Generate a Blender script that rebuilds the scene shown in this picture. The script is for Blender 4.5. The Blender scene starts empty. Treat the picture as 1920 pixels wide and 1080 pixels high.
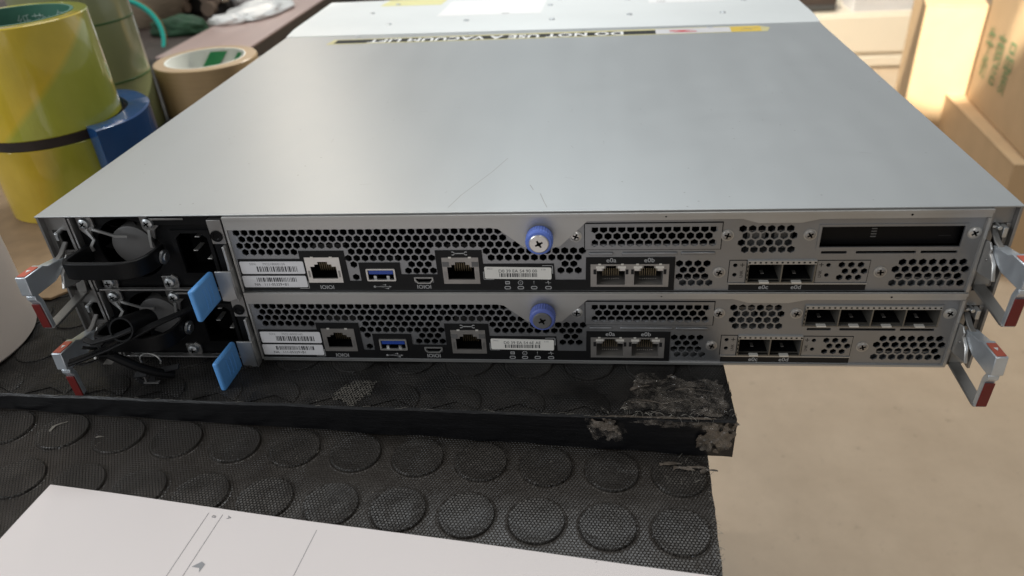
import bpy, bmesh, math, random
from mathutils import Vector, Matrix
from mathutils import noise as mnoise
random.seed(7)
S = bpy.context.scene
COL = S.collection
PI = math.pi
W = 447.0

# ------------------------------------------------------------------ materials
MATS = {}
def pm(name, col, rough=.5, metal=0., var=0., vscale=40., bump=0., bscale=200., spec=.5, rvar=0., stretch=None, coat=0., trans=0.):
    """principled material with procedural colour / roughness variation and bump"""
    m = bpy.data.materials.new(name); m.use_nodes = True
    nt = m.node_tree; b = nt.nodes['Principled BSDF']
    b.inputs['Base Color'].default_value = (*col, 1); b.inputs['Roughness'].default_value = rough
    b.inputs['Metallic'].default_value = metal; b.inputs['Specular IOR Level'].default_value = spec
    b.inputs['Coat Weight'].default_value = coat
    if trans: b.inputs['Transmission Weight'].default_value = trans
    L = nt.links.new
    if var or bump or rvar:
        tc = nt.nodes.new('ShaderNodeTexCoord'); mp = nt.nodes.new('ShaderNodeMapping')
        L(tc.outputs['Object'], mp.inputs['Vector'])
        if stretch: mp.inputs['Scale'].default_value = stretch
    if var or rvar:
        n = nt.nodes.new('ShaderNodeTexNoise'); n.inputs['Scale'].default_value = vscale; n.inputs['Detail'].default_value = 6
        L(mp.outputs['Vector'], n.inputs['Vector'])
        if var:
            r = nt.nodes.new('ShaderNodeMapRange'); r.inputs['From Min'].default_value = .3; r.inputs['From Max'].default_value = .7
            r.inputs['To Min'].default_value = 1-var; r.inputs['To Max'].default_value = 1+var
            L(n.outputs['Fac'], r.inputs['Value'])
            mx = nt.nodes.new('ShaderNodeVectorMath'); mx.operation = 'SCALE'; mx.inputs[0].default_value = col
            L(r.outputs['Result'], mx.inputs['Scale']); L(mx.outputs['Vector'], b.inputs['Base Color'])
        if rvar:
            r2 = nt.nodes.new('ShaderNodeMapRange'); r2.inputs['From Min'].default_value = .3; r2.inputs['From Max'].default_value = .7
            r2.inputs['To Min'].default_value = max(.02, rough-rvar); r2.inputs['To Max'].default_value = min(1, rough+rvar)
            L(n.outputs['Fac'], r2.inputs['Value']); L(r2.outputs['Result'], b.inputs['Roughness'])
    if bump:
        n2 = nt.nodes.new('ShaderNodeTexNoise'); n2.inputs['Scale'].default_value = bscale; n2.inputs['Detail'].default_value = 4
        L(mp.outputs['Vector'], n2.inputs['Vector'])
        bp = nt.nodes.new('ShaderNodeBump'); bp.inputs['Strength'].default_value = bump; bp.inputs['Distance'].default_value = .001
        L(n2.outputs['Fac'], bp.inputs['Height']); L(bp.outputs['Normal'], b.inputs['Normal'])
    MATS[name] = m
    return m

pm('lid_steel', (.49,.505,.505), .42, .86, var=.01, vscale=9, rvar=.010, stretch=(6,.6,1))
pm('lid_rear', (.80,.83,.82), .45, .2, var=.02, vscale=20)
pm('panel_steel', (.30,.305,.315), .38, .82, var=.05, vscale=60, rvar=.08, bump=.06, bscale=900)
pm('lip_steel', (.50,.495,.48), .42, .8, var=.05, vscale=40, rvar=.06)
pm('jack_steel', (.36,.34,.32), .40, .7, var=.08, vscale=120)
pm('cage_steel', (.20,.185,.16), .45, .7, var=.1, vscale=120)
pm('zinc', (.62,.64,.65), .36, .95, var=.12, vscale=150, rvar=.1)
pm('bright_metal', (.66,.64,.61), .30, .75, var=.05, vscale=300)
pm('lever_metal', (.68,.73,.78), .38, .75, var=.06, vscale=120, rvar=.08)
pm('lever_strap', (.30,.29,.275), .5, .9, var=.12, vscale=90, rvar=.1)
pm('chassis_steel', (.34,.33,.32), .45, .9, var=.08, vscale=50, rvar=.1)
pm('gap', (.003,.003,.003), .9, spec=.05)
pm('tongue', (.75,.72,.66), .4, .3)
pm('black_print', (.006,.006,.0065), .5, spec=.3, var=.15, vscale=80, bump=.03, bscale=600)
pm('black_plastic', (.005,.005,.0055), .45, 0, spec=.2, var=.2, vscale=90, bump=.08, bscale=1200)
pm('dark_plastic', (.010,.010,.011), .5, 0, spec=.3, var=.2, vscale=120)
pm('black_gloss', (.004,.004,.0045), .35, spec=.15)
pm('hub_grey', (.115,.112,.11), .5, 0, var=.1, vscale=90)
pm('print_grey', (.37,.37,.37), .6)
pm('label_white', (.72,.71,.72), .5, var=.04, vscale=60)
pm('label_cream', (.75,.73,.68), .5, var=.04, vscale=60)
pm('ink', (.045,.045,.05), .6)
pm('ink_grey', (.30,.30,.31), .6)
pm('usb_blue', (.02,.06,.32), .35)
pm('thumb_blue', (.12,.20,.62), .42, var=.06, vscale=200)
pm('thumb_dull', (.10,.14,.42), .5, var=.06, vscale=200)
pm('tab_blue', (.12,.36,.77), .42, var=.05, vscale=120, bump=.05, bscale=700)
pm('red_tab', (.50,.09,.045), .4, var=.06, vscale=100)
pm('red_dark', (.15,.012,.010), .45, var=.1, vscale=100)
pm('white_mark', (.8,.8,.78), .5)
pm('pin_gold', (.20,.16,.10), .3, .8)
pm('label_yellow', (.80,.55,.06), .5, var=.04)
pm('label_bright', (.90,.90,.89), .5)
pm('label_lemon', (.78,.74,.36), .5)
pm('sticker_edge', (.66,.60,.30), .5)
pm('sticker_dark', (.035,.037,.036), .6, spec=.15)
pm('stamp_red', (.62,.06,.07), .5)
pm('paper', (.77,.71,.69), .7, var=.015, vscale=14)
pm('paper_line', (.16,.16,.17), .8)
pm('tape_black', (.006,.006,.007), .33, 0, var=.3, vscale=60, bump=.25, bscale=90, stretch=(1,6,10))
pm('torn_tape', (.10,.082,.066), .32, 0, var=.6, vscale=130, bump=.6, bscale=220)
pm('clear_film', (.33,.285,.24), .14, 0, var=.3, vscale=90, bump=1.0, bscale=110, coat=1.0)
def patchy(m, sc, lo, hi, a0, a1):
    nt = m.node_tree; tc = nt.nodes.new('ShaderNodeTexCoord'); n = nt.nodes.new('ShaderNodeTexNoise'); n.inputs['Scale'].default_value = sc; n.inputs['Detail'].default_value = 9; n.inputs['Roughness'].default_value = .7; n.inputs['Distortion'].default_value = 1.5
    mp = nt.nodes.new('ShaderNodeMapRange'); mp.inputs['From Min'].default_value = lo; mp.inputs['From Max'].default_value = hi; mp.inputs['To Min'].default_value = a0; mp.inputs['To Max'].default_value = a1
    nt.links.new(tc.outputs['Object'], n.inputs['Vector']); nt.links.new(n.outputs['Fac'], mp.inputs['Value']); nt.links.new(mp.outputs[0], nt.nodes['Principled BSDF'].inputs['Alpha'])
patchy(MATS['clear_film'], 75, .44, .70, .02, .5)
pm('fibre', (.19,.175,.15), .7, var=.3, vscale=300)
pm('bench_top', (.05,.035,.028), .6, var=.2, vscale=12)
pm('bench_leg', (.10,.10,.10), .5, .5)
pm('roll_white', (.84,.74,.66), .5, var=.05, vscale=18)
pm('core_board', (.30,.20,.11), .7, var=.15, vscale=60)
pm('core_dark', (.022,.015,.012), .6, var=.3, vscale=80)
pm('core_green', (.05,.17,.115), .5, var=.05, vscale=50)
pm('core_green_ink', (.30,.42,.36), .5)
pm('core_white', (.84,.86,.82), .5, var=.05, vscale=60)
pm('core_leaf', (.03,.30,.10), .5)
pm('tan_tape', (.42,.29,.155), .32, var=.05, vscale=20, stretch=(1,1,20), coat=.2)
pm('blue_tape', (.012,.07,.22), .25, var=.12, vscale=30, bump=.35, bscale=60, coat=.5)
pm('film_green', (.26,.28,.14), .22, var=.2, vscale=12, bump=.3, bscale=25, coat=.4, stretch=(1,1,.4))
pm('film_line', (.05,.12,.03), .4)
pm('teal', (.04,.62,.50), .3)
pm('teal_edge', (.30,.16,.05), .4)
pm('twine', (.34,.26,.18), .85, var=.2, vscale=60, bump=.6, bscale=160, stretch=(1,1,8))
pm('machine_dark', (.03,.026,.022), .45, var=.3, vscale=30)
pm('machine_brown', (.16,.11,.075), .5, var=.3, vscale=40)
pm('green_rag', (.02,.07,.03), .7, var=.3, vscale=40)
pm('plank_pink', (.50,.36,.32), .4, var=.06, vscale=14, stretch=(4,.6,1), coat=.15)
pm('plank_edge', (.07,.055,.045), .5, var=.3, vscale=20)
pm('plastic_bag', (.85,.85,.82), .3, var=.05, vscale=20, bump=.5, bscale=30)
pm('cardboard', (.56,.39,.225), .75, var=.05, vscale=18, bump=.15, bscale=120)
pm('cardboard_edge', (.40,.27,.15), .8, var=.25, vscale=300)
pm('box_ink', (.14,.27,.12), .7, var=.25, vscale=60)
pm('box_tape', (.62,.45,.27), .3, coat=.3)
pm('cream_steel', (.72,.64,.52), .5, var=.03, vscale=6)
pm('ribbed_white', (.80,.78,.78), .5)
pm('dark_wood', (.05,.035,.028), .6, var=.2, vscale=10)

def nodes(m): return m.node_tree.nodes, m.node_tree.links.new
def vmath(nt, op, a=None, b=None):
    n = nt.nodes.new('ShaderNodeVectorMath'); n.operation = op
    for i, v in enumerate((a, b)):
        if v is None: continue
        if hasattr(v, 'node'): nt.links.new(v, n.inputs[i])
        else: n.inputs[i].default_value = v
    return n
def smath(nt, op, a=None, b=None, c=None):
    n = nt.nodes.new('ShaderNodeMath'); n.operation = op
    for i, v in enumerate((a, b, c)):
        if v is None: continue
        if hasattr(v, 'node'): nt.links.new(v, n.inputs[i])
        else: n.inputs[i].default_value = v
    return n.outputs[0]

def smudge(m):
    """handled sheet metal: finger smears in the gloss, fine dust on top"""
    nt = m.node_tree; b = nt.nodes['Principled BSDF']; L = nt.links.new
    tc = nt.nodes.new('ShaderNodeTexCoord')
    n = nt.nodes.new('ShaderNodeTexNoise'); n.inputs['Scale'].default_value = 26; n.inputs['Detail'].default_value = 10; n.inputs['Roughness'].default_value = .68; n.inputs['Distortion'].default_value = .8
    L(tc.outputs['Object'], n.inputs['Vector'])
    k = nt.nodes.new('ShaderNodeMapRange'); k.inputs['From Min'].default_value = .40; k.inputs['From Max'].default_value = .72; k.inputs['To Min'].default_value = -.005; k.inputs['To Max'].default_value = .022
    L(n.outputs['Fac'], k.inputs['Value'])
    old = b.inputs['Roughness'].links[0].from_socket
    L(smath(nt, 'ADD', old, k.outputs[0]), b.inputs['Roughness'])
    v = nt.nodes.new('ShaderNodeTexVoronoi'); v.inputs['Scale'].default_value = 150; v.inputs['Randomness'].default_value = 1; L(tc.outputs['Object'], v.inputs['Vector'])
    wn = nt.nodes.new('ShaderNodeTexNoise'); wn.inputs['Scale'].default_value = 9; L(tc.outputs['Object'], wn.inputs['Vector'])
    sp = smath(nt, 'MULTIPLY', smath(nt, 'LESS_THAN', v.outputs['Distance'], .075), smath(nt, 'GREATER_THAN', wn.outputs['Fac'], .50))
    sc = nt.nodes.new('ShaderNodeSeparateColor'); L(v.outputs['Color'], sc.inputs[0])
    sp = smath(nt, 'MULTIPLY', sp, smath(nt, 'GREATER_THAN', sc.outputs[0], .62))
    base = b.inputs['Base Color'].links[0].from_socket
    mx = nt.nodes.new('ShaderNodeMix'); mx.data_type = 'RGBA'; mx.inputs[7].default_value = (.20,.20,.19,1)
    L(base, mx.inputs[6]); L(smath(nt, 'MULTIPLY', sp, .55), mx.inputs['Factor']); L(mx.outputs[2], b.inputs['Base Color'])
    L(smath(nt, 'SUBTRACT', .86, smath(nt, 'MULTIPLY', sp, .6)), b.inputs['Metallic'])
smudge(MATS['lid_steel'])

def rubber(name, col, bumpk, pitch=.00155, amt=.75):
    """black rubber embossed with a fine honeycomb, dusty in patches"""
    m = pm(name, col, .5); nt = m.node_tree; b = nt.nodes['Principled BSDF']; L = nt.links.new
    tc = nt.nodes.new('ShaderNodeTexCoord')
    p = vmath(nt, 'MULTIPLY', tc.outputs['Object'], (1/pitch, 1/pitch, 0)).outputs[0]
    p = vmath(nt, 'ADD', p, (1000, 1000*1.7320508, 0)).outputs[0]
    r = (1, 1.7320508, 1); h = (.5, .8660254, 0)
    a = vmath(nt, 'SUBTRACT', vmath(nt, 'MODULO', p, r).outputs[0], h).outputs[0]
    p2 = vmath(nt, 'ADD', p, h).outputs[0]
    c = vmath(nt, 'SUBTRACT', vmath(nt, 'MODULO', p2, r).outputs[0], h).outputs[0]
    la = vmath(nt, 'LENGTH', a).outputs['Value']; lc = vmath(nt, 'LENGTH', c).outputs['Value']
    pick = smath(nt, 'LESS_THAN', la, lc)
    mix = nt.nodes.new('ShaderNodeMix'); mix.data_type = 'VECTOR'
    L(pick, mix.inputs['Factor']); L(c, mix.inputs[4]); L(a, mix.inputs[5])
    ab = vmath(nt, 'ABSOLUTE', mix.outputs[1]).outputs[0]
    d1 = vmath(nt, 'DOT_PRODUCT', ab, (.5, .8660254, 0)).outputs['Value']
    sx = nt.nodes.new('ShaderNodeSeparateXYZ'); L(ab, sx.inputs[0])
    dist = smath(nt, 'MAXIMUM', d1, sx.outputs[0])            # 0 centre .. .5 cell edge
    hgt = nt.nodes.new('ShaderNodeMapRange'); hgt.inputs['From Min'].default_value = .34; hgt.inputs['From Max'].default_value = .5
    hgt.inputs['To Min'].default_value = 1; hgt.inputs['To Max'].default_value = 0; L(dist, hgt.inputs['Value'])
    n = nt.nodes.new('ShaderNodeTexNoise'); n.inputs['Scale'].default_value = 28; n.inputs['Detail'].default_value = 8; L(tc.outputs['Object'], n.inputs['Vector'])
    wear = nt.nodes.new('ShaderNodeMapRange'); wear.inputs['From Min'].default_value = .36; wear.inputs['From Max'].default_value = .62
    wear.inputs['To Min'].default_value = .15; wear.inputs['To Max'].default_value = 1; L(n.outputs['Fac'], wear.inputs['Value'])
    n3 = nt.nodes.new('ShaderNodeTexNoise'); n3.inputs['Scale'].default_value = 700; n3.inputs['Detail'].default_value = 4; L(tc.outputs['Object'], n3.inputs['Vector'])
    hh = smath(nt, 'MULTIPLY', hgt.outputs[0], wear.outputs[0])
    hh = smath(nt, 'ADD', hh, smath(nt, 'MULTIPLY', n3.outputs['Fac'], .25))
    bp = nt.nodes.new('ShaderNodeBump'); bp.inputs['Strength'].default_value = bumpk; bp.inputs['Distance'].default_value = .0011
    L(hh, bp.inputs['Height']); L(bp.outputs['Normal'], b.inputs['Normal'])
    # dust and scuffs
    n4 = nt.nodes.new('ShaderNodeTexNoise'); n4.inputs['Scale'].default_value = 55; n4.inputs['Detail'].default_value = 10; n4.inputs['Roughness'].default_value = .7
    L(tc.outputs['Object'], n4.inputs['Vector'])
    dr = nt.nodes.new('ShaderNodeMapRange'); dr.inputs['From Min'].default_value = .42; dr.inputs['From Max'].default_value = .8
    dr.inputs['To Min'].default_value = 0; dr.inputs['To Max'].default_value = .35; L(n4.outputs['Fac'], dr.inputs['Value'])
    # fine pale lint specks
    v = nt.nodes.new('ShaderNodeTexVoronoi'); v.inputs['Scale'].default_value = 190; L(tc.outputs['Object'], v.inputs['Vector'])
    sp = smath(nt, 'LESS_THAN', v.outputs['Distance'], .055)
    n5 = nt.nodes.new('ShaderNodeTexNoise'); n5.inputs['Scale'].default_value = 22; L(tc.outputs['Object'], n5.inputs['Vector'])
    sp = smath(nt, 'MULTIPLY', sp, smath(nt, 'GREATER_THAN', n5.outputs['Fac'], .56))
    cm = nt.nodes.new('ShaderNodeMix'); cm.data_type = 'RGBA'; cm.inputs[6].default_value = (*col, 1); cm.inputs[7].default_value = (.11, .10, .088, 1)
    L(dr.outputs[0], cm.inputs['Factor'])
    cm2 = nt.nodes.new('ShaderNodeMix'); cm2.data_type = 'RGBA'; cm2.inputs[7].default_value = (.34, .31, .27, 1)
    L(cm.outputs[2], cm2.inputs[6]); L(smath(nt, 'MULTIPLY', sp, .8), cm2.inputs['Factor'])
    cs_ = nt.nodes.new('ShaderNodeVectorMath'); cs_.operation = 'SCALE'; L(cm2.outputs[2], cs_.inputs[0])
    L(smath(nt, 'MULTIPLY_ADD', hh, amt, 1-amt*.72), cs_.inputs['Scale']); L(cs_.outputs[0], b.inputs['Base Color'])  # cell creases darkened in the colour, painted shade on top of the bump
    rr = nt.nodes.new('ShaderNodeMapRange'); rr.inputs['To Min'].default_value = .27; rr.inputs['To Max'].default_value = .52
    L(n4.outputs['Fac'], rr.inputs['Value']); L(rr.outputs[0], b.inputs['Roughness'])
    return m
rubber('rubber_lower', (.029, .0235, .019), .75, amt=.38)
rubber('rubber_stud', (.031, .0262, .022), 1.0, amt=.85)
rubber('rubber_upper', (.013,.0118,.011), .7)  # darker copy of the rubber: the server's shade put into its colour
MATS['rubber_upper'].node_tree.nodes['Principled BSDF'].inputs['Specular IOR Level'].default_value = .25

def yellow_tape(name, base, a, k, m_, off):
    """printed packing tape: slanting olive and amber bands wound round the roll"""
    m = pm(name, base, .16, coat=.9); nt = m.node_tree; b = nt.nodes['Principled BSDF']; L = nt.links.new
    tc = nt.nodes.new('ShaderNodeTexCoord'); sx = nt.nodes.new('ShaderNodeSeparateXYZ'); L(tc.outputs['Object'], sx.inputs[0])
    ang = smath(nt, 'ARCTAN2', sx.outputs[1], sx.outputs[0])
    ph = smath(nt, 'ADD', smath(nt, 'MULTIPLY', ang, k), smath(nt, 'MULTIPLY', sx.outputs[2], m_))
    ph = smath(nt, 'FRACT', smath(nt, 'ADD', ph, off))
    cr = nt.nodes.new('ShaderNodeValToRGB'); cr.color_ramp.interpolation = 'LINEAR'
    els = a
    e = cr.color_ramp.elements
    e[0].position = els[0][0]; e[0].color = (*els[0][1], 1); e[1].position = els[-1][0]; e[1].color = (*els[-1][1], 1)
    for pos, c in els[1:-1]:
        q = e.new(pos); q.color = (*c, 1)
    L(ph, cr.inputs[0])
    n = nt.nodes.new('ShaderNodeTexNoise'); n.inputs['Scale'].default_value = 40; n.inputs['Detail'].default_value = 6; L(tc.outputs['Object'], n.inputs['Vector'])
    mr = nt.nodes.new('ShaderNodeMapRange'); mr.inputs['To Min'].default_value = .8; mr.inputs['To Max'].default_value = 1.2; L(n.outputs['Fac'], mr.inputs['Value'])
    sc = nt.nodes.new('ShaderNodeVectorMath'); sc.operation = 'SCALE'; L(cr.outputs['Color'], sc.inputs[0]); L(mr.outputs[0], sc.inputs['Scale'])
    L(sc.outputs[0], b.inputs['Base Color'])
    mp = nt.nodes.new('ShaderNodeMapping'); mp.inputs['Scale'].default_value = (1, 1, .25); L(tc.outputs['Object'], mp.inputs[0])
    n2 = nt.nodes.new('ShaderNodeTexNoise'); n2.inputs['Scale'].default_value = 70; n2.inputs['Detail'].default_value = 6; L(mp.outputs[0], n2.inputs['Vector'])
    bp = nt.nodes.new('ShaderNodeBump'); bp.inputs['Strength'].default_value = .75; bp.inputs['Distance'].default_value = .001
    L(n2.outputs['Fac'], bp.inputs['Height']); L(bp.outputs['Normal'], b.inputs['Normal'])
    return m
OL = (.43,.45,.06); AM = (.70,.51,.04); YE = (.86,.80,.12); GR = (.28,.52,.03)
yellow_tape('tape_yellow_top', YE, [(0,GR),(.20,GR),(.24,AM),(.38,(.66,.50,.04)),(.485,AM),(.515,OL),(.78,OL),(.86,YE),(1,AM)], .187, -4.47, .8)
yellow_tape('tape_yellow_low', YE, [(0,AM),(.46,(.56,.40,.035)),(.52,(.36,.36,.04)),(.74,OL),(.8,(.5,.42,.04)),(1,AM)], .187, -1.2, .75)

def floor_mat():
    m = pm('floor_beige', (.40,.31,.225), .42); nt = m.node_tree; b = nt.nodes['Principled BSDF']; L = nt.links.new
    tc = nt.nodes.new('ShaderNodeTexCoord')
    n = nt.nodes.new('ShaderNodeTexNoise'); n.inputs['Scale'].default_value = 11; n.inputs['Detail'].default_value = 12; n.inputs['Roughness'].default_value = .72
    L(tc.outputs['Object'], n.inputs['Vector'])
    cr = nt.nodes.new('ShaderNodeValToRGB'); e = cr.color_ramp.elements
    e[0].position = .32; e[0].color = (.54,.415,.29,1); e[1].position = .68; e[1].color = (.63,.495,.355,1)
    L(n.outputs['Fac'], cr.inputs[0])
    n2 = nt.nodes.new('ShaderNodeTexNoise'); n2.inputs['Scale'].default_value = 45; n2.inputs['Detail'].default_value = 8; n2.inputs['Roughness'].default_value = .75
    L(tc.outputs['Object'], n2.inputs['Vector'])
    sp = nt.nodes.new('ShaderNodeMapRange'); sp.inputs['From Min'].default_value = .60; sp.inputs['From Max'].default_value = .70
    sp.inputs['To Max'].default_value = .55; L(n2.outputs['Fac'], sp.inputs['Value'])
    mx = nt.nodes.new('ShaderNodeMix'); mx.data_type = 'RGBA'; mx.inputs[7].default_value = (.24,.16,.10,1)
    L(cr.outputs['Color'], mx.inputs[6]); L(sp.outputs[0], mx.inputs['Factor']); L(mx.outputs[2], b.inputs['Base Color'])
    return m
floor_mat()

# ------------------------------------------------------------------ mesh builder (millimetres)
LOC = {}
DG = bpy.context.evaluated_depsgraph_get
class MB:
    def __init__(s): s.v = []; s.f = []; s.m = []; s.mats = []
    def mi(s, mat):
        if mat not in s.mats: s.mats.append(mat)
        return s.mats.index(mat)
    def add(s, vs, fs, mat):
        o = len(s.v); k = s.mi(mat)
        s.v += [tuple(v) for v in vs]
        for f in fs: s.f.append(tuple(o+i for i in f)); s.m.append(k)
        return s
    def box(s, x0, x1, y0, y1, z0, z1, mat):
        x0, x1 = sorted((x0, x1)); y0, y1 = sorted((y0, y1)); z0, z1 = sorted((z0, z1))
        return s.add([(x0,y0,z0),(x1,y0,z0),(x1,y1,z0),(x0,y1,z0),(x0,y0,z1),(x1,y0,z1),(x1,y1,z1),(x0,y1,z1)],
              [(0,3,2,1),(4,5,6,7),(0,1,5,4),(1,2,6,5),(2,3,7,6),(3,0,4,7)], mat)
    def prism(s, poly, a0, a1, axis, mat):
        """polygon (p,q) extruded along axis: 'x' -> (y,z), 'y' -> (x,z), 'z' -> (x,y)"""
        n = len(poly)
        def P(p, q, a): return {'x': (a,p,q), 'y': (p,a,q), 'z': (p,q,a)}[axis]
        vs = [P(p,q,a0) for p,q in poly] + [P(p,q,a1) for p,q in poly]
        fs = [tuple(range(n-1,-1,-1)), tuple(range(n,2*n))] + [(i,(i+1)%n,n+(i+1)%n,n+i) for i in range(n)]
        return s.add(vs, fs, mat)
    def lathe(s, prof, c, axis, mat, seg=32, a0=0, a1=2*PI, close=True):
        """profile [(radius, height)] round an axis vector through c"""
        ax = Vector(axis).normalized(); u = ax.orthogonal().normalized()
        if abs(ax.z) > .99: u = Vector((1,0,0))
        w = ax.cross(u); c = Vector(c); full = abs(a1-a0-2*PI) < 1e-6; n = seg if full else seg+1
        vs = []
        for r, h in prof:
            for i in range(n):
                t = a0+(a1-a0)*i/seg
                vs.append(c+ax*h+(u*math.cos(t)+w*math.sin(t))*r)
        fs = []
        for j in range(len(prof)-1):
            for i in range(seg):
                k = (i+1) % n if full else i+1
                fs.append((j*n+i, j*n+k, (j+1)*n+k, (j+1)*n+i))
        if full and close:
            if prof[0][0] > 0: fs.append(tuple(range(n-1,-1,-1)))
            if prof[-1][0] > 0: fs.append(tuple((len(prof)-1)*n+i for i in range(n)))
        return s.add(vs, fs, mat)
    def cyl(s, a, b, r, mat, seg=20, r2=None):
        a = Vector(a); b = Vector(b)
        return s.lathe([(r,0),(r if r2 is None else r2,(b-a).length)], a, b-a, mat, seg)
    def tube(s, pts, r, mat, seg=8):
        return s.sweep(pts, [(r*math.cos(2*PI*i/seg), r*math.sin(2*PI*i/seg)) for i in range(seg)], (0,0,1), mat)
    def sweep(s, pts, prof, up, mat, closed=False):
        """closed profile (side, up) carried along a path"""
        pts = [Vector(p) for p in pts]; n = len(pts); k = len(prof); vs = []; up0 = Vector(up)
        for i, p in enumerate(pts):
            if closed: t = (pts[(i+1)%n]-pts[i-1]).normalized()
            else: t = ((pts[min(i+1,n-1)]-p).normalized()+(p-pts[max(i-1,0)]).normalized()).normalized()
            upv = up0 if abs(t.dot(up0)) < .97 else Vector((0,1,0)) if abs(t.y) < .9 else Vector((1,0,0))
            sd = t.cross(upv).normalized(); u = sd.cross(t).normalized()
            for a, b in prof: vs.append(p+sd*a+u*b)
        fs = []
        for i in range(n if closed else n-1):
            j = (i+1) % n
            for q in range(k): fs.append((i*k+q, i*k+(q+1)%k, j*k+(q+1)%k, j*k+q))
        if not closed: fs += [tuple(range(k-1,-1,-1)), tuple((n-1)*k+q for q in range(k))]
        return s.add(vs, fs, mat)
    def strap(s, pts, w, t, up, mat): return s.sweep(pts, [(-w/2,-t/2),(w/2,-t/2),(w/2,t/2),(-w/2,t/2)], up, mat)
    def curve2d(s, loops, ext, fn, mat):
        cu = bpy.data.curves.new('outline', 'CURVE'); cu.dimensions = '2D'; cu.fill_mode = 'BOTH'; cu.extrude = ext
        for lp in loops:
            sp = cu.splines.new('POLY'); sp.points.add(len(lp)-1); sp.use_cyclic_u = True
            for i, (x, y) in enumerate(lp): sp.points[i].co = (x, y, 0, 1)
        s._take(cu, fn, mat)
        return s
    def text(s, body, size, fn, mat, align='CENTER', ext=0., space=1., shear=0., bold=0., sx=1.):
        cu = bpy.data.curves.new('lettering', 'FONT'); cu.body = body; cu.size = size; cu.align_x = align; cu.align_y = 'CENTER'
        cu.extrude = ext; cu.space_character = space; cu.resolution_u = 3; cu.offset = bold
        s._take(cu, (lambda x, y, z: fn(x*sx, y, z)), mat)
        return s
    def _take(s, cu, fn, mat):
        o = bpy.data.objects.new('temp', cu); COL.objects.link(o); bpy.context.view_layer.update()
        e = o.evaluated_get(DG()); me = e.to_mesh()
        s.add([fn(*v.co) for v in me.vertices], [tuple(p.vertices) for p in me.polygons], mat)
        e.to_mesh_clear(); bpy.data.objects.remove(o); bpy.data.curves.remove(cu)
    def plate(s, outline, holes, y0, y1, mat):
        """flat plate in the x-z plane with real holes, z given positive downward"""
        ym = (y0+y1)/2; e = abs(y1-y0)/2
        f = lambda L: [(x, -z) for x, z in L]
        return s.curve2d([f(outline)]+[f(h) for h in holes], e, lambda x, y, z: (x, ym-z, y), mat)
    def build(s, name, parent=None, bevel=0., seg=2, angle=35, sub=0, loc=None):
        if loc is None: loc = LOC.get(parent, (0,0,0)) if parent else (0,0,0)
        me = bpy.data.meshes.new(name)
        me.from_pydata([((x-loc[0])*.001, (y-loc[1])*.001, (z-loc[2])*.001) for x,y,z in s.v], [], s.f)
        for m in s.mats: me.materials.append(MATS[m])
        me.polygons.foreach_set('material_index', s.m)
        bm = bmesh.new(); bm.from_mesh(me); bmesh.ops.recalc_face_normals(bm, faces=bm.faces); bm.to_mesh(me); bm.free()
        me.polygons.foreach_set('use_smooth', [True]*len(me.polygons))
        me.set_sharp_from_angle(angle=math.radians(angle))
        o = bpy.data.objects.new(name, me); COL.objects.link(o)
        if parent:
            o.parent = parent; LOC[o] = LOC[parent]
        else:
            o.location = (loc[0]*.001, loc[1]*.001, loc[2]*.001); LOC[o] = loc
        if bevel:
            b = o.modifiers.new('bevel', 'BEVEL'); b.width = bevel*.001; b.segments = seg; b.limit_method = 'ANGLE'; b.angle_limit = math.radians(40)
        if sub:
            b = o.modifiers.new('sub', 'SUBSURF'); b.levels = sub; b.render_levels = sub
        return o
def tag(o, label=None, cat=None, group=None, kind=None):
    if label: o['label'] = label
    if cat: o['category'] = cat
    if group: o['group'] = group
    if kind: o['kind'] = kind
    return o
def empty(name, loc, label, cat, group=None):
    o = bpy.data.objects.new(name, None); COL.objects.link(o); o.empty_display_size = .02
    o.location = tuple(c*.001 for c in loc); LOC[o] = loc
    return tag(o, label, cat, group)
def front(x0, z0, y): return lambda x, y_, z: (x0+x, y-z, -z0+y_)       # lettering on the rear panel
def circ(cx, cz, r, n=20, a0=0): return [(cx+r*math.cos(a0+2*PI*i/n), cz+r*math.sin(a0+2*PI*i/n)) for i in range(n)]
def hexa(cx, cz, r=1.9): return [(cx+r*math.sin(PI*i/3), cz+r*math.cos(PI*i/3)) for i in range(6)]
def rect(x0, z0, x1, z1): return [(x0,z0),(x1,z0),(x1,z1),(x0,z1)]
def rrect(x0, z0, x1, z1, r, n=4):
    out = []
    for cx, cz, a in ((x1-r,z1-r,0),(x0+r,z1-r,PI/2),(x0+r,z0+r,PI),(x1-r,z0+r,1.5*PI)):
        out += [(cx+r*math.cos(a+PI/2*i/n), cz+r*math.sin(a+PI/2*i/n)) for i in range(n+1)]
    return out
def inside(p, poly):
    x, z = p; c = False; n = len(poly)
    for i in range(n):
        x1,z1 = poly[i]; x2,z2 = poly[(i+1)%n]
        if (z1 > z) != (z2 > z) and x < (x2-x1)*(z-z1)/(z2-z1)+x1: c = not c
    return c
def segdist(p, poly):
    P = Vector(p); d = 1e9
    for i in range(len(poly)):
        a = Vector(poly[i]); b = Vector(poly[(i+1)%len(poly)]); t = max(0, min(1, (P-a).dot(b-a)/max((b-a).length_squared,1e-9)))
        d = min(d, (a+(b-a)*t-P).length)
    return d

# ------------------------------------------------------------------ the storage server
SV = empty('storage_server', (W/2, 240, -86.2), 'silver two-unit rack server seen from its port side, lying on the rubber-topped boards', 'server')

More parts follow.
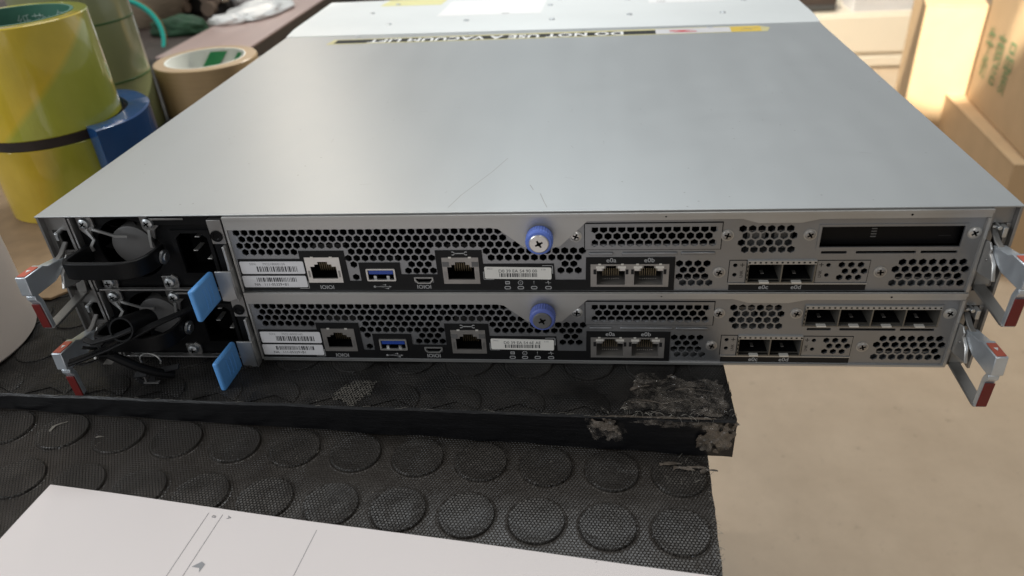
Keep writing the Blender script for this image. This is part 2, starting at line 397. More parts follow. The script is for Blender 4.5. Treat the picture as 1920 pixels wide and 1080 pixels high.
# --- chassis
m = MB(); cs = 'chassis_steel'
DEP = 486
m.box(0,1.2,-.4,DEP,-86,-.65,cs); m.box(W-1.2,W,-.4,DEP,-86,-.65,cs); m.box(1.2,W-1.2,4,DEP,-86.2,-85,cs)
m.box(1.2,W-1.2,DEP-1.2,DEP,-85,-1.2,cs)
m.box(12.5,14,1,60,-85,-1.2,cs); m.box(14,17.4,3,60,-85,-1.2,'dark_plastic')
m.box(436.3,437.3,1,60,-85,-1.2,cs)
m.box(17.4,436.3,7,60,-43.6,-42.4,cs)
m.box(1.2,12.5,58,60,-85,-1.2,'gap'); m.box(437.3,445.8,58,60,-85,-1.2,'gap')
for dz in (0,-42.4):
    # bracket plates of the two ears with their keyhole windows
    m.plate(rect(1.2,1.2-dz,12.5,41.5-dz), [rect(5.2,10-dz,11.6,21-dz)], 4, 5.2, cs)
    m.box(1.2,12.4,2.6,4,-9+dz,-1.4+dz,cs); m.box(1.2,3.4,2.2,4,-41.4+dz,-9+dz,cs)
    m.cyl((7.4,-1,-9.6+dz),(7.4,3.4,-9.6+dz),1.0,'zinc',12); m.box(6.7,8.1,-1.2,0.2,-13+dz,-9.4+dz,'zinc')
    m.plate(rect(437.3,1.2-dz,445.8,41.5-dz), [rect(440.5,12-dz,444.8,22-dz)], 4, 5.2, cs)
    m.box(437.4,445.8,2.6,4,-9.5+dz,-1.4+dz,cs); m.box(443.9,445.8,2.2,4,-41.4+dz,-9.5+dz,cs)
    m.cyl((440,-1,-10.4+dz),(440,3.4,-10.4+dz),1.0,'zinc',12); m.box(441.2,443,-1.6,3,-14.5+dz,-9.8+dz,'zinc'); m.box(437.6,441.5,.4,1.4,-11+dz,-9.9+dz,'zinc')
m.cyl((-.2,30,-52),(1,30,-52),.4,cs,8)
m.box(-1.6,0,4,8,-12.4,-8.6,'zinc')
chassis = m.build('chassis', SV, .25)

# --- lid: main sheet, raised rear cover, rivets, stickers
m = MB()
m.box(-.1,W+.1,-.9,352,-.6,0,'lid_steel'); m.box(.3,W-.3,.4,352,-1.15,-.6,'gap')
# hairline scratches in the lid's front half
def scratch(pts, w):
    for (x0,y0),(x1,y1) in zip(pts, pts[1:]):
        d = Vector((y0-y1, x1-x0)).normalized()*w/2
        m.add([(x0-d.x,y0-d.y,.012),(x1-d.x,y1-d.y,.012),(x1+d.x,y1+d.y,.012),(x0+d.x,y0+d.y,.012)], [(0,1,2,3)], 'chassis_steel')
scratch([(202,4),(206,17),(209,24),(218,45),(224,62)], .32); scratch([(238,28),(240,22)], .4); scratch([(243.5,18),(246,8),(247.5,3)], .38)
for i in range(14):
    x = random.uniform(20,430); y = random.uniform(10,150); a = random.uniform(-.5,.5)+PI/2*random.choice((0,1)); l = random.uniform(2,7)
    scratch([(x,y),(x+l*math.cos(a),y+l*math.sin(a))], .16)
lid = m.build('lid', SV, .15)
m = MB()
def seam(x): return 350-(x/447)*17
pts = []
nx, ny = 40, 14
vs = []; fs = []
for j in range(ny+1):
    t = j/ny
    for i in range(nx+1):
        x = -.6+(W+1.2)*i/nx; y0 = seam(x); y = y0+t*(DEP-y0)
        z = .5+1.6*min(1, t*6) if j else .35
        vs.append((x,y,z))
for j in range(ny):
    for i in range(nx): a = j*(nx+1)+i; fs.append((a,a+1,a+nx+2,a+nx+1))
m.add(vs, fs, 'lid_rear')
o = len(vs)
edge = [vs[i] for i in range(nx+1)]
m.add([(x,y,-.9) for x,y,z in edge]+edge, [(i,i+1,nx+2+i,nx+1+i) for i in range(nx)], 'lid_rear')
sl = [vs[j*(nx+1)] for j in range(ny+1)]; sr = [vs[j*(nx+1)+nx] for j in range(ny+1)]
for L_ in (sl, sr): m.add(L_+[(x,y,-9) for x,y,z in L_], [(j,j+1,ny+2+j,ny+1+j) for j in range(ny)], 'lid_rear')
m.build('rear_cover', lid)
def rivet(x, y, z, r=2.6, sh=.9):
    q = MB(); q.lathe([(r,0),(r*.9,sh*.6),(r*.5,sh),(0,sh*1.05)], (x,y,z), (0,0,1), 'zinc', 16); q.build('rivet', lid)
for x, y in ((86,376),(155.6,379),(232.3,371),(299.2,377),(377,371),(58,425),(75,462),(228,430),(236,455),(402,418),(300,440)): rivet(x, y, 2.15)
for x, y in ((66,343),(165,338.5),(259,333.5),(361,329.5)):
    q = MB()
    q.lathe([(2.6,0),(2.4,.3),(1.6,.35),(1.4,.1),(0,.1)], (x,y,.02), (0,0,1), 'zinc', 16); q.build('rivet', lid)
# warning strip, read from the far side
m = MB()
ang = math.atan2(-7.8,357); ca, sa = math.cos(ang), math.sin(ang); LX, LY = 45.5, 317.6
def lab(u, v, z=0): return (LX+u*ca-v*sa, LY+u*sa+v*ca, .06+z)
def quad(u0, v0, u1, v1, z, mat, skew=0): m.add([lab(u0,v0,z),lab(u1,v0,z),lab(u1+skew,v1,z),lab(u0+skew,v1,z)], [(0,1,2,3)], mat)
m.add([lab(0,0),lab(357,0),lab(361,12),lab(352,19.5),lab(2,16.5)], [(0,1,2,3,4)], 'sticker_edge')
quad(6,2.4,272,14.2,.05,'sticker_dark')
quad(272,1.6,330,17.2,.05,'label_white'); quad(330,1.4,353,17.6,.05,'label_yellow',1.2)
quad(283,5,304,12,.09,'stamp_red')
m.add([lab(283,8.5,.12),lab(292,8,.12),lab(283,5,.12)], [(0,1,2)], 'label_white'); m.add([lab(304,12,.12),lab(294,9,.12),lab(304,7,.12)], [(0,1,2)], 'label_white')
m.add([lab(338,8,.09),lab(352,12.5,.09),lab(352,12.0,.09),lab(338,7.4,.09)], [(0,1,2,3)], 'ink_grey'); m.add([lab(341,12,.09),lab(347,8,.09),lab(346.6,7.6,.09),lab(340.5,11.5,.09)], [(0,1,2,3)], 'ink_grey')
m.text('DO NOT USE A VACUUM LIFT', 14.4, lambda x, y, z: lab(141-x, 8.3-y, .1), 'label_bright', bold=.42, space=1.06, sx=1.04)
m.build('warning_label', lid)
def sticker(name, x0, y0, x1, y1, mat, marks=()):
    global m
    m = MB(); z = 2.2
    m.add([(x0,y0,z),(x1,y0-4,z),(x1+3,y1,z),(x0+4,y1+3,z)], [(0,1,2,3)], mat)
    for a,b,c,d,mt in marks: m.add([(a,b,z+.06),(c,b,z+.06),(c,d,z+.06),(a,d,z+.06)], [(0,1,2,3)], mt)
    m.build(name, lid)
sticker('paper_label', 125, 401, 221, 462, 'label_bright', ((185,401,192,403,'ink_grey'),))
sticker('yellow_label', 58, 457, 120, 482, 'label_lemon')
sticker('paper_label', 318, 420, 385, 470, 'label_bright', ((326,424,334,426,'ink_grey'),))

# --- one screw head with a cross recess, facing the viewer
def cross_screw(parent, x, z, r, y=-.1, h=.9, mat='zinc', ring=True, rot=.4):
    q = MB()
    if ring: q.lathe([(r*1.22,0),(r*1.22,.25),(r*1.02,.3)], (x,y,-z), (0,-1,0), 'lip_steel', 24)
    q.lathe([(r,0),(r,.4),(r*.85,h*.85),(r*.5,h),(0,h)], (x,y,-z), (0,-1,0), mat, 24)
    for k in (0, PI/2):
        c, s_ = math.cos(rot+k), math.sin(rot+k); a, b = r*.62, r*.17
        q.add([(x+c*u-s_*v, y-h-.03, -z+s_*u+c*v) for u,v in ((-a,-b),(a,-b),(a,b),(-a,b))], [(0,1,2,3)], 'gap')
    return q.build('screw', parent)

def barcode(q, x0, x1, z0, z1, y, seed, n=38):
    rnd = random.Random(seed); w = (x1-x0)/n; x = x0
    while x < x1:
        b = w*rnd.choice((.5,.5,.9,1.4)); q.add([(x,y,-z0),(min(x+b,x1),y,-z0),(min(x+b,x1),y,-z1),(x,y,-z1)], [(0,1,2,3)], 'ink'); x += b+w*rnd.choice((.5,.7,1.1))

# polygons of the port side, z measured downward from the controller's own top
BLACK = [(96.2,23.8),(127.7,23.8),(127.7,19.4),(150,19.4),(150.4,36.2),(156.3,36.2),(156.3,26),(176.5,26),(176.5,32.6),(194.2,32.6),(194.2,19.5),(216.4,19.5),(216.6,26.9),(249.9,26.9),(250.4,35.7),(264.6,35.7),(264.8,23.6),(305.4,23.6),(305.5,41.3),(95.4,41.3)]
FLAG = [(95,.2),(435.2,.2),(435.2,4.4),(366,4.4),(358,6.2),(340,6.2),(333,4.0),(265.5,4.4),(253,17.2),(251,17.6),(238,17.6),(236,17.2),(225,8),(222,7.4),(95,7.4)]
def grid_holes():
    out = []
    for k in range(8):
        z = 9.45+3.52*k; x = 99.2 if k % 2 == 0 else 101.2
        while x < 264:
            ok = not inside((x,z), BLACK) and segdist((x,z), BLACK) > 1.75 and x < 263.4
            if segdist((x,z), FLAG) < 1.2 and x > 220 or inside((x,z), FLAG): ok = False
            if x > 253.5 and z < 19: ok = False
            if z > 23 and x < 151: ok = False
            if z > 22 and 193 < x < 197: ok = False
            if ok: out.append(hexa(x,z))
            x += 4.05
    def row(z, a, b, n):
        for i in range(n): out.append(hexa(a+(b-a)*i/(n-1), z, 1.86))
    for z,a,b,n in ((27.1,307.4,319.7,4),(30.5,309.3,317.5,3),(34,307.6,319.2,4),(37.4,309.4,321.3,4),
                    (9.5,333.9,354.2,6),(13,335.6,355.9,6),(16.5,333.9,354,6),(20,335.7,355.7,6),
                    (26.8,404.4,429.7,7),(30.4,402.1,431.4,8),(34,404.2,429.1,7),(37.6,402.1,431.1,8)): row(z,a,b,n)
    return out
SMALL = [hexa(378.7+4.1*i,27.9,1.6) for i in range(3)]+[hexa(380.6+4.1*i,31.2,1.6) for i in range(3)]+[hexa(378.7+4.05*i,34.5,1.6) for i in range(3)]

def rj_jack(parent, name, x0, x1, z0, z1, dz, bright=True, leds=True):
    """shielded network jack: metal frame, stepped keyhole mouth, eight contacts"""
    q = MB(); y = -.55; d = 13; mt = 'bright_metal' if bright else 'jack_steel'
    cx = (x0+x1)/2; w = x1-x0; h = z1-z0
    mouth = [(x0+w*.13,z0+h*.36),(cx-w*.25,z0+h*.36),(cx-w*.25,z0+h*.27),(cx-w*.14,z0+h*.27),(cx-w*.14,z0+h*.17),(cx+w*.14,z0+h*.17),(cx+w*.14,z0+h*.27),(cx+w*.25,z0+h*.27),(cx+w*.25,z0+h*.36),(cx+w*.37,z0+h*.36),(cx+w*.37,z1-h*.16),(cx-w*.37,z1-h*.16)]
    mouth[0] = (cx-w*.37,z0+h*.36)
    q.plate(rect(x0,z0-dz,x1,z1-dz), [[(a,b-dz) for a,b in mouth]], y, y+.8, mt)
    q.box(x0,x1,0.3,d,-z0+dz,-z0-.6+dz,mt); q.box(x0,x1,.3,d,-z1+dz,-z1+.6+dz,mt)
    q.box(x0,x0+.6,.3,d,-z1+dz,-z0+dz,mt); q.box(x1-.6,x1,.3,d,-z1+dz,-z0+dz,mt)
    q.box(x0,x1,d,d+.5,-z1+dz,-z0+dz,'gap')
    q.box(x0+.6,x1-.6,6,d,-z0-h*.42+dz,-z0-.6+dz,'black_plastic'); q.box(x0+.6,x1-.6,2,d,-z1+.6+dz,-z1+1.0+dz,'black_plastic'); q.box(x0+.6,x0+1.0,1,d,-z1+.6+dz,-z0-.6+dz,'black_plastic'); q.box(x1-1.0,x1-.6,1,d,-z1+.6+dz,-z0-.6+dz,'black_plastic')
    for i in range(8):
        px = cx+(i-3.5)*w*.062
        q.box(px-.16,px+.16,5.0,9,-z1+h*.26+dz,-z0-h*.42+dz,'pin_gold')
    # spring tongues on the shield and lamp windows
    for sx in (-.27,.27): q.box(cx+sx*w-.7,cx+sx*w+.7,y-.25,y,-z0-.3+dz,-z0+.5+dz,'tongue')
    if leds:
        for sx in (-1,1): q.box(cx+sx*w*.40-w*.09,cx+sx*w*.40+w*.09,y-.12,y,-z0-h*.34+dz,-z0-h*.16+dz,'hub_grey')
    for sx in (-1,1): q.box(cx+sx*w*.435-.5,cx+sx*w*.435+.5,y-.06,y,-z1+h*.22+dz,-z0-h*.52+dz,'chassis_steel')
    return q.build(name, parent)

def dual_jack(parent, dz):
    q = MB(); x0,x1,z0,z1 = 266.9,302.8,27.1,39.3; y = -.55; mt = 'jack_steel'
    loops = []
    for cx in (276.3,293.6):
        loops.append([(a,b-dz) for a,b in ((cx-6.6,30.6),(cx-3.5,30.6),(cx-3.5,29.2),(cx-2.4,29.2),(cx-2.4,27.9),(cx+2.4,27.9),(cx+2.4,29.2),(cx+3.5,29.2),(cx+3.5,30.6),(cx+6.6,30.6),(cx+6.6,38.2),(cx-6.6,38.2))])
    q.plate(rect(x0,z0-dz,x1,z1-dz), loops, y, y+.8, mt)
    for cx in (276.3,293.6):
        q.box(cx-7,cx-6.6,.3,13,-39+dz,-27.4+dz,mt); q.box(cx+6.6,cx+7,.3,13,-39+dz,-27.4+dz,mt); q.box(cx-7,cx+7,.3,13,-39+dz,-38.4+dz,mt); q.box(cx-7,cx+7,13,13.4,-39+dz,-27.4+dz,'gap')
        q.box(cx-7,cx+7,.3,13,-27.8+dz,-27.3+dz,mt)
        for i in range(8):
            px = cx+(i-3.5)*1.02
            q.box(px-.17,px+.17,4.6,6.4,-36.3+dz,-32.2+dz,'pin_gold'); q.box(px-.14,px+.14,3.4,3.8,-37.4+dz,-37.0+dz,'bright_metal')
        for sx in (-1,1):
            q.box(cx+sx*5-1.9,cx+sx*5+1.9,y-.2,y,-29.2+dz,-28.1+dz,'tongue'); q.box(cx+sx*5.3-1.2,cx+sx*5.3+1.2,y-.12,y,-30.5+dz,-29.2+dz,'bright_metal')
            q.box(cx+sx*7.4-.65,cx+sx*7.4+.65,y-.06,y,-32.4+dz,-29.8+dz,'dark_plastic')
            q.box(cx+sx*5.2-.6,cx+sx*5.2+.6,y-.3,y,-27.4+dz,-26.7+dz,'tongue')
    return q.build('twin_network_port', parent)

def sfp_cage(parent, name, xs, z0, z1, dz):
    """row of optical module cages with a perforated spring edge on top and a bright latch tongue in each mouth"""
    q = MB(); x0 = xs[0]; x1 = xs[-1]; y = -1.0
    q.box(x0-.7,x1+.7,y,14,-z0-.9+dz,-z0+.9+dz,'lip_steel')
    n = int((x1-x0)/2.35)
    for i in range(n+1):
        a = x0+(x1-x0)*i/n; q.box(a-.45,a+.45,y-.06,y,-z0-.35+dz,-z0+.4+dz,'gap')
    q.box(x0-.9,x0-.1,y,14,-z1+dz,-z0-.9+dz,'cage_steel'); q.box(x1+.1,x1+.7,y,14,-z1+dz,-z0-.9+dz,'cage_steel')
    for i in range(4): q.box(x0-.75,x0-.3,y-.06,y,-z0-2.6-2.2*i+dz,-z0-1.6-2.2*i+dz,'gap')
    q.box(x0-.9,x1+.7,y,14,-z1-.5+dz,-z1+dz,'cage_steel'); q.box(x0,x1,18,18.5,-z1+dz,-z0+dz,'gap')
    for k in range(len(xs)-1):
        a, b = xs[k], xs[k+1]; cx = (a+b)/2
        if k: q.box(a-.3,a+.3,y,14,-z1+dz,-z0-.9+dz,'cage_steel')
        q.box(a+.3,b-.3,2,14,-z1+.02+dz,-z1+.4+dz,'black_plastic')
        q.box(cx-2.1,cx+2.1,y-.9,y+1.2,-z1-.1+dz,-z1+.5+dz,'tongue')
        q.box(cx-.9,cx+.5,3,6,-z1+2.2+dz,-z1+2.5+dz,'chassis_steel')
    return q.build(name, parent)

def printed(q, dz):
    """white marks printed on the black port panel"""
    y = -.42; g = 'print_grey'
    for x, z in ((138.4,39.7),(186.9,39.5)): q.text('IOIOI', 3.0, front(x, z-dz, y), g, space=1.0, bold=.04)
    # trident mark
    x, z = 166.4, 39.3-dz
    q.add([(x-4,y,-z-.12),(x+3.4,y,-z-.12),(x+3.4,y,-z+.12),(x-4,y,-z+.12)], [(0,1,2,3)], g)
    q.curve2d([circ(x-4,-z,.6,12)], 0, lambda a,b,c: (a,y,b), g)
    q.add([(x+3.2,y,-z-.5),(x+4.4,y,-z),(x+3.2,y,-z+.5)], [(0,1,2)], g)
    for s_, a, b in ((1,-2.2,.9),(-1,-1,2)):
        q.add([(x+a,y,-z),(x+a+.25,y,-z),(x+b-.6,y,-z+s_*1.05),(x+b-.85,y,-z+s_*.95)], [(0,1,2,3)], g)
        q.add([(x+b-.8,y,-z+s_*.9),(x+b+.3,y,-z+s_*.9),(x+b+.3,y,-z+s_*1.15),(x+b-.8,y,-z+s_*1.15)], [(0,1,2,3)], g)
        q.curve2d([circ(x+b+.5,-z+s_*1.03,.42,10)], 0, lambda a_,b_,c: (a_,y,b_), g)
    # spanner mark
    x, z = 205.8, 21.0-dz
    q.add([(x-2.6,y,-z-.25),(x+2.6,y,-z-.25),(x+2.6,y,-z+.25),(x-2.6,y,-z+.25)], [(0,1,2,3)], g)
    for s_ in (-1,1):
        pts = [(x+s_*3.2+1.05*math.cos(t), -z+1.05*math.sin(t)) for t in [(-2.2+4.4*i/10) if s_ < 0 else (PI-2.2+4.4*i/10) for i in range(11)]]
        inn = [(x+s_*3.2+.6*math.cos(t), -z+.6*math.sin(t)) for t in [(-2.2+4.4*i/10) if s_ < 0 else (PI-2.2+4.4*i/10) for i in range(11)]]
        q.add([(a,y,b) for a,b in pts+inn], [(i,i+1,12+i,11+i) for i in range(10)], g)
    # status icons
    x, z = 227.6, 37.1-dz
    q.curve2d([rrect(x-1.1,-z-.85,x+1.1,-z+.85,.25), rrect(x-.75,-z-.35,x+.75,-z+.3,.1)], 0, lambda a,b,c: (a,y,b), g)
    x = 233.8
    q.curve2d([circ(x,-z,1.25,20), circ(x,-z,.98,20)], 0, lambda a,b,c: (a,y,b), g)
    q.add([(x-.5,y,-z+.3),(x,y,-z-.45),(x+.5,y,-z+.3),(x,y,-z-.1)], [(0,1,2,3)], g)
    q.text('!', 2.6, front(240.2, z, y), g)
    x = 247.0
    q.add([(x-1.4,y,-z-.12),(x-.2,y,-z-.12),(x-.2,y,-z+.12),(x-1.4,y,-z+.12)], [(0,1,2,3)], g); q.add([(x-.5,y,-z),(x-.2,y,-z),(x+.1,y,-z+1.1),(x-.2,y,-z+1.1)], [(0,1,2,3)], g)
    q.add([(x-.1,y,-z+1.1),(x+.15,y,-z+1.1),(x+.35,y,-z-1.0),(x+.1,y,-z-1.0)], [(0,1,2,3)], g); q.add([(x+.2,y,-z-.12),(x+1.3,y,-z-.12),(x+1.3,y,-z+.12),(x+.2,y,-z+.12)], [(0,1,2,3)], g)
    # registration corners round the address label
    for x0, z0, sx, sz in ((249.4,27.6,-1,1),(216.3,35.4,1,-1),(129.4,40.4,-1,-1)):
        Z = -(z0-dz)
        q.add([(x0,y,Z),(x0+sx*5,y,Z),(x0+sx*5,y,Z-sz*.3),(x0,y,Z-sz*.3)], [(0,1,2,3)], g); q.add([(x0,y,Z),(x0+sx*.35,y,Z),(x0+sx*.35,y,Z-sz*4.5),(x0,y,Z-sz*4.5)], [(0,1,2,3)], g)
    q.text('e0a', 3.3, front(276.4, 25.1-dz, y), g, bold=.03); q.text('e0b', 3.3, front(293.7, 25.1-dz, y), g, bold=.03)

def controller(dz, serial, mac, lower):
    """one controller canister: perforated steel face and everything fixed to it"""
    d = lambda L: [(a,b-dz) for a,b in L]
    holes = grid_holes()+[rect(130.2,23,147,36.9), rrect(159.6,29.2,173.5,35.8,.5), rrect(182.8,34,191.6,37.3,.8), rect(197.2,23.2,214.4,37.7), rect(267.3,27.3,302.4,39.1),
            rect(267.5,8.2,322.4,17.0), rect(367.2,8.5,426.4,19.1), rect(338.3,26.6,367.0,36.6)]
    for a,b in ((368.8,379.8),(383.6,408.9),(410.8,426)): holes.append(rrect(a,21,b,22.3,.4))
    holes += [circ(332.3,28,1.15), circ(332.4,33,1.15), circ(373,28,1.15), circ(372.9,33.2,1.15)]+SMALL
    q = MB()
    q.plate(d(rect(95.2,1.2,435.2,42.0)), [d(h) for h in holes], 0, .9, 'panel_steel')
    # dark canister behind, walls catching a little light behind the lower holes
    for x0,x1,z0,z1,yy in ((95,435.2,1.2,42,46),): q.box(x0,x1,yy,yy+.5,-z1+dz,-z0+dz,'gap')
    q.box(95,435.2,.9,46,-42.2+dz,-41.6+dz,'dark_plastic'); q.box(95,435.2,.9,46,-1.6+dz,-1.2+dz,'gap')
    q.box(95,95.6,.9,46,-41.6+dz,-1.6+dz,'gap'); q.box(434.6,435.2,.9,46,-41.6+dz,-1.6+dz,'gap')
    q.box(307,323,3.0,4,-41.6+dz,-36.6+dz,'panel_steel'); q.box(400,429,3.0,4,-41.6+dz,-36.4+dz,'panel_steel')
    for i in range(16):
        x = random.uniform(100,260); q.box(x,x+random.uniform(3,9),20,30,-41+dz,-41+random.uniform(4,30)+dz,'dark_plastic')
    for x in (340,352): q.box(x-2,x+6,9,16,-24+dz,-15+dz,'chassis_steel')
    # rolled bottom edge and side lips
    q.box(95.2,435.2,-1.0,.0,-42.9+dz,-41.9+dz,'lip_steel'); q.box(433.9,435.2,-1.4,0,-41.9+dz,-4.5+dz,'lip_steel'); q.box(94.2,95.2,-.6,1,-42.5+dz,-1+dz,'lip_steel')
    if not lower: pass
    cn = q.build('controller', SV)
    # folded top lip with the tongue that carries the thumbscrew
    q = MB(); q.plate(d(FLAG), [], -1.1, -.05, 'lip_steel'); q.box(95,435.2,-2.0,-1.1,-1.9+dz,-.4+dz,'lip_steel')
    q.lathe([(.5,0),(.5,.08)], (300,-1.12,-2.4+dz), (0,-1,0), 'gap', 10); q.lathe([(.5,0),(.5,.08)], (403,-1.12,-2.8+dz), (0,-1,0), 'gap', 10)
    q.build('top_lip', cn, .3)
    # black printed panel
    q = MB(); q.plate(d(BLACK), [d(h) for h in (rect(130.2,23,147,36.9), rrect(159.4,29,173.7,36,.5), rrect(182.4,33.8,192,37.5,.8), rect(197.2,23.2,214.4,37.7), rect(267.1,27.2,302.6,39.2))], -.38, 0, 'black_print')
    printed(q, dz)
    q.build('port_panel', cn)
    rj_jack(cn, 'serial_port', 129.9, 147.2, 22.8, 36.9, dz, not lower, False)
    rj_jack(cn, 'network_port', 197.0, 214.5, 23.2, 37.6, dz, False)
    dual_jack(cn, dz)
    # usb socket
    q = MB()
    q.plate(d(rrect(159.4,29.1,173.7,35.9,.6)), [d(rect(160.2,29.8,172.9,35.2))], -.9, .2, 'bright_metal')
    q.box(160.2,172.9,1,12,-29.8+dz,-29.6+dz,'zinc'); q.box(160.2,172.9,12,12.3,-35.2+dz,-29.8+dz,'gap')
    q.box(160.6,172.5,-.5,9,-32.2+dz,-30.2+dz,'usb_blue')
    for x in (162.5,165,168,170.5): q.box(x-.6,x+.6,2,9,-32.9+dz,-32.2+dz,'pin_gold')
    for x in (163.2,169.6): q.box(x-.7,x+.7,.2,2.4,-35.2+dz,-33.6+dz,'zinc')
    q.build('usb_port', cn)
    # small console socket
    q = MB()
    o_ = [(182.6,33.9),(191.8,33.9),(191.8,35.6),(190.2,37.4),(184.2,37.4),(182.6,35.6)]
    i_ = [(183.2,34.4),(191.2,34.4),(191.2,35.4),(189.9,36.9),(184.5,36.9),(183.2,35.4)]
    q.plate(d(o_), [d(i_)], -.8, .3, 'lip_steel'); q.box(182.4,192,5,5.3,-37.6+dz,-33.8+dz,'gap'); q.box(184.4,190,0,5,-35.5+dz,-34.9+dz,'dark_plastic')
    q.build('console_port', cn)
    # barcode labels
    q = MB(); q.plate(d(rrect(96.8,24.9,129,31.8,.7)), [], -.62, -.45, 'label_white')
    q.text('SSN:', 1.9, front(103.5, 26.3-dz, -.66), 'ink_grey'); q.text(serial, 1.9, front(114, 26.4-dz, -.66), 'ink_grey'); barcode(q, 105, 125.5, 27.6-dz, 30.6-dz, -.66, serial); q.build('barcode_label', cn)
    q = MB(); q.plate(d(rrect(96.2,33,128.8,39.5,.7)), [], -.62, -.45, 'label_white')
    q.text('NA   111-05329+B1', 2.15, front(110.5, 37.9-dz, -.66), 'ink'); barcode(q, 103.5, 124, 33.9-dz, 36.3-dz, -.66, serial+'b'); q.build('barcode_label', cn)
    q = MB(); tilt = [(217,28.2),(248.7,28.7),(248.6,35.2),(217.1,34.6)]
    q.plate(d([(217.5,28.2),(248.2,28.7),(248.7,29.2),(248.6,34.7),(248.1,35.2),(217.5,34.7),(217.0,34.2),(217.0,28.7)]), [], -.62, -.45, 'label_cream')
    q.text('MAC:', 1.2, front(219.8, 29.4-dz, -.66), 'ink_grey'); q.text('E 00', 1.2, front(245, 29.8-dz, -.66), 'ink_grey'); q.text(mac, 2.35, front(232.8, 30.6-dz, -.66), 'ink'); barcode(q, 224, 242, 31.7-dz, 33.8-dz, -.66, mac); q.build('barcode_label', cn)
    for x in (227.5,233.8,240.2,247.0):
        q = MB(); q.plate(d(rrect(x-1.55,38.95,x+1.55,40.75,.85)), [d(rrect(x-1.15,39.35,x+1.15,40.35,.48))], -.5, -.4, 'print_grey'); q.plate(d(rrect(x-1.15,39.35,x+1.15,40.35,.48)), [], -.45, -.39, 'dark_plastic'); q.build('status_light', cn)
    # knurled thumbscrew
    q = MB(); cx, cz = 244.0, -11.8+dz
    q.lathe([(4.2,0),(4.2,1.2)], (cx,-1.1,cz), (0,-1,0), 'zinc', 24)
    n = 60; prof = [(5.3,1.2),(6.1,1.8),(6.1,6.2),(5.5,7.0),(4.5,7.1)]
    vs = []; fs = []
    for r,h in prof:
        for i in range(n): k = r*(1+(.025 if i%2 else -.015) if 1.5 < h < 6.5 else 1); t = 2*PI*i/n; vs.append((cx+k*math.cos(t), -1.1-h, cz+k*math.sin(t)))
    for j in range(len(prof)-1):
        for i in range(n): fs.append((j*n+i, j*n+(i+1)%n, (j+1)*n+(i+1)%n, (j+1)*n+i))
    tb = 'thumb_dull' if lower else 'thumb_blue'
    q.add(vs, fs, tb); q.lathe([(6,1.2),(0,1.2)], (cx,-1.1,cz), (0,-1,0), tb, 24, close=False)
    q.lathe([(4.5,5.5),(4.5,7.5),(4.1,7.8),(0,7.8)], (cx,-1.1,cz), (0,-1,0), 'hub_grey' if lower else 'bright_metal', 28)
    for k in (.5,.5+PI/2):
        c, s_ = math.cos(k), math.sin(k); q.add([(cx+c*u-s_*v, -8.95, cz+s_*u+c*v) for u,v in ((-1.9,-.42),(1.9,-.42),(1.9,.42),(-1.9,.42))], [(0,1,2,3)], 'gap')
    q.lathe([(1.0,0),(1.0,.04)], (cx,-8.94,cz), (0,-1,0), 'gap', 12)
    q.build('thumbscrew', cn)
    sm = 'jack_steel'
    for x,z,mt,r in ((260.2,12.5,'bright_metal' if not lower else 'zinc',2.35),(327.4,12.6,sm,2.3),(325.4,31.7,sm,2.3),(362.8,12.6,sm,2.3),(430.6,12.2,'bright_metal' if not lower else 'lip_steel',2.4),(395.8,31.7,sm,2.3)):
        cross_screw(cn, x, z-dz, r, -.05, .8, mt, True, random.uniform(0,1.5))
    # slot cover with three rows of holes, pressed ribs below it
    q = MB()
    hs = [hexa(268.7+4.05*i,9.0) for i in range(14)]+[hexa(270.7+4.05*i,12.5) for i in range(13)]+[hexa(268.7+4.04*i,16) for i in range(14)]
    q.plate(d(rect(264.0,5.75,325.25,19.75)), [d(rect(265,7.0,324,18.4))], -.08, -.02, 'gap')
    q.plate(d(rect(264.4,6.2,324.8,19.3)), [d(h) for h in hs], -.5, .0-.02, 'panel_steel')
    q.build('slot_cover', cn, 0)
    q = MB()
    for a,b in ((266.2,277.2),(281.2,306.1),(307.8,322.8)): q = MB(); q.box(a,b,-.7,-.02,-22.3+dz,-20.9+dz,'panel_steel'); q.build('slot_rib', cn, .35)
    # second slot: blank black cover above, four optical cages below
    q = MB()
    q.plate(d(rect(366.2,7.6,427.4,20.0)), [d(rect(367.4,8.7,426.2,18.9))], -.35, -.02, 'panel_steel'); q.build('slot_frame', cn)
    if not lower:
        q = MB(); q.box(367,426.4,3.2,3.8,-19.2+dz,-8.4+dz,'black_gloss')
        for i in range(5): q.box(389.5,391.8,3.14,3.2,-10-1.3*i-.5+dz,-10-1.3*i+dz,'hub_grey')
        q.box(418,423,3.14,3.2,-15.4+dz,-15+dz,'dark_plastic'); q.build('blank_cover', cn)
    else:
        sfp_cage(cn, 'optical_port_row', [367.2,382.0,396.6,411.2,425.8], 8.9, 19.0, dz)
    sfp_cage(cn, 'optical_port_pair', [338.4,352.9,367.0], 26.3, 36.6, dz)
    q = MB()
    q.plate(d(rect(330.3,37.9,390.8,41.2)), [], -.4, -.02, 'black_print'); q.box(330,391,-.75,-.02,-37.9+dz,-37.3+dz,'lip_steel')
    q.text('e0c', 3.2, front(345.9, 39.65-dz, -.44), 'print_grey', bold=.03); q.text('e0d', 3.2, front(360.4, 39.65-dz, -.44), 'print_grey', bold=.03); q.build('port_caption', cn)
    q = MB()
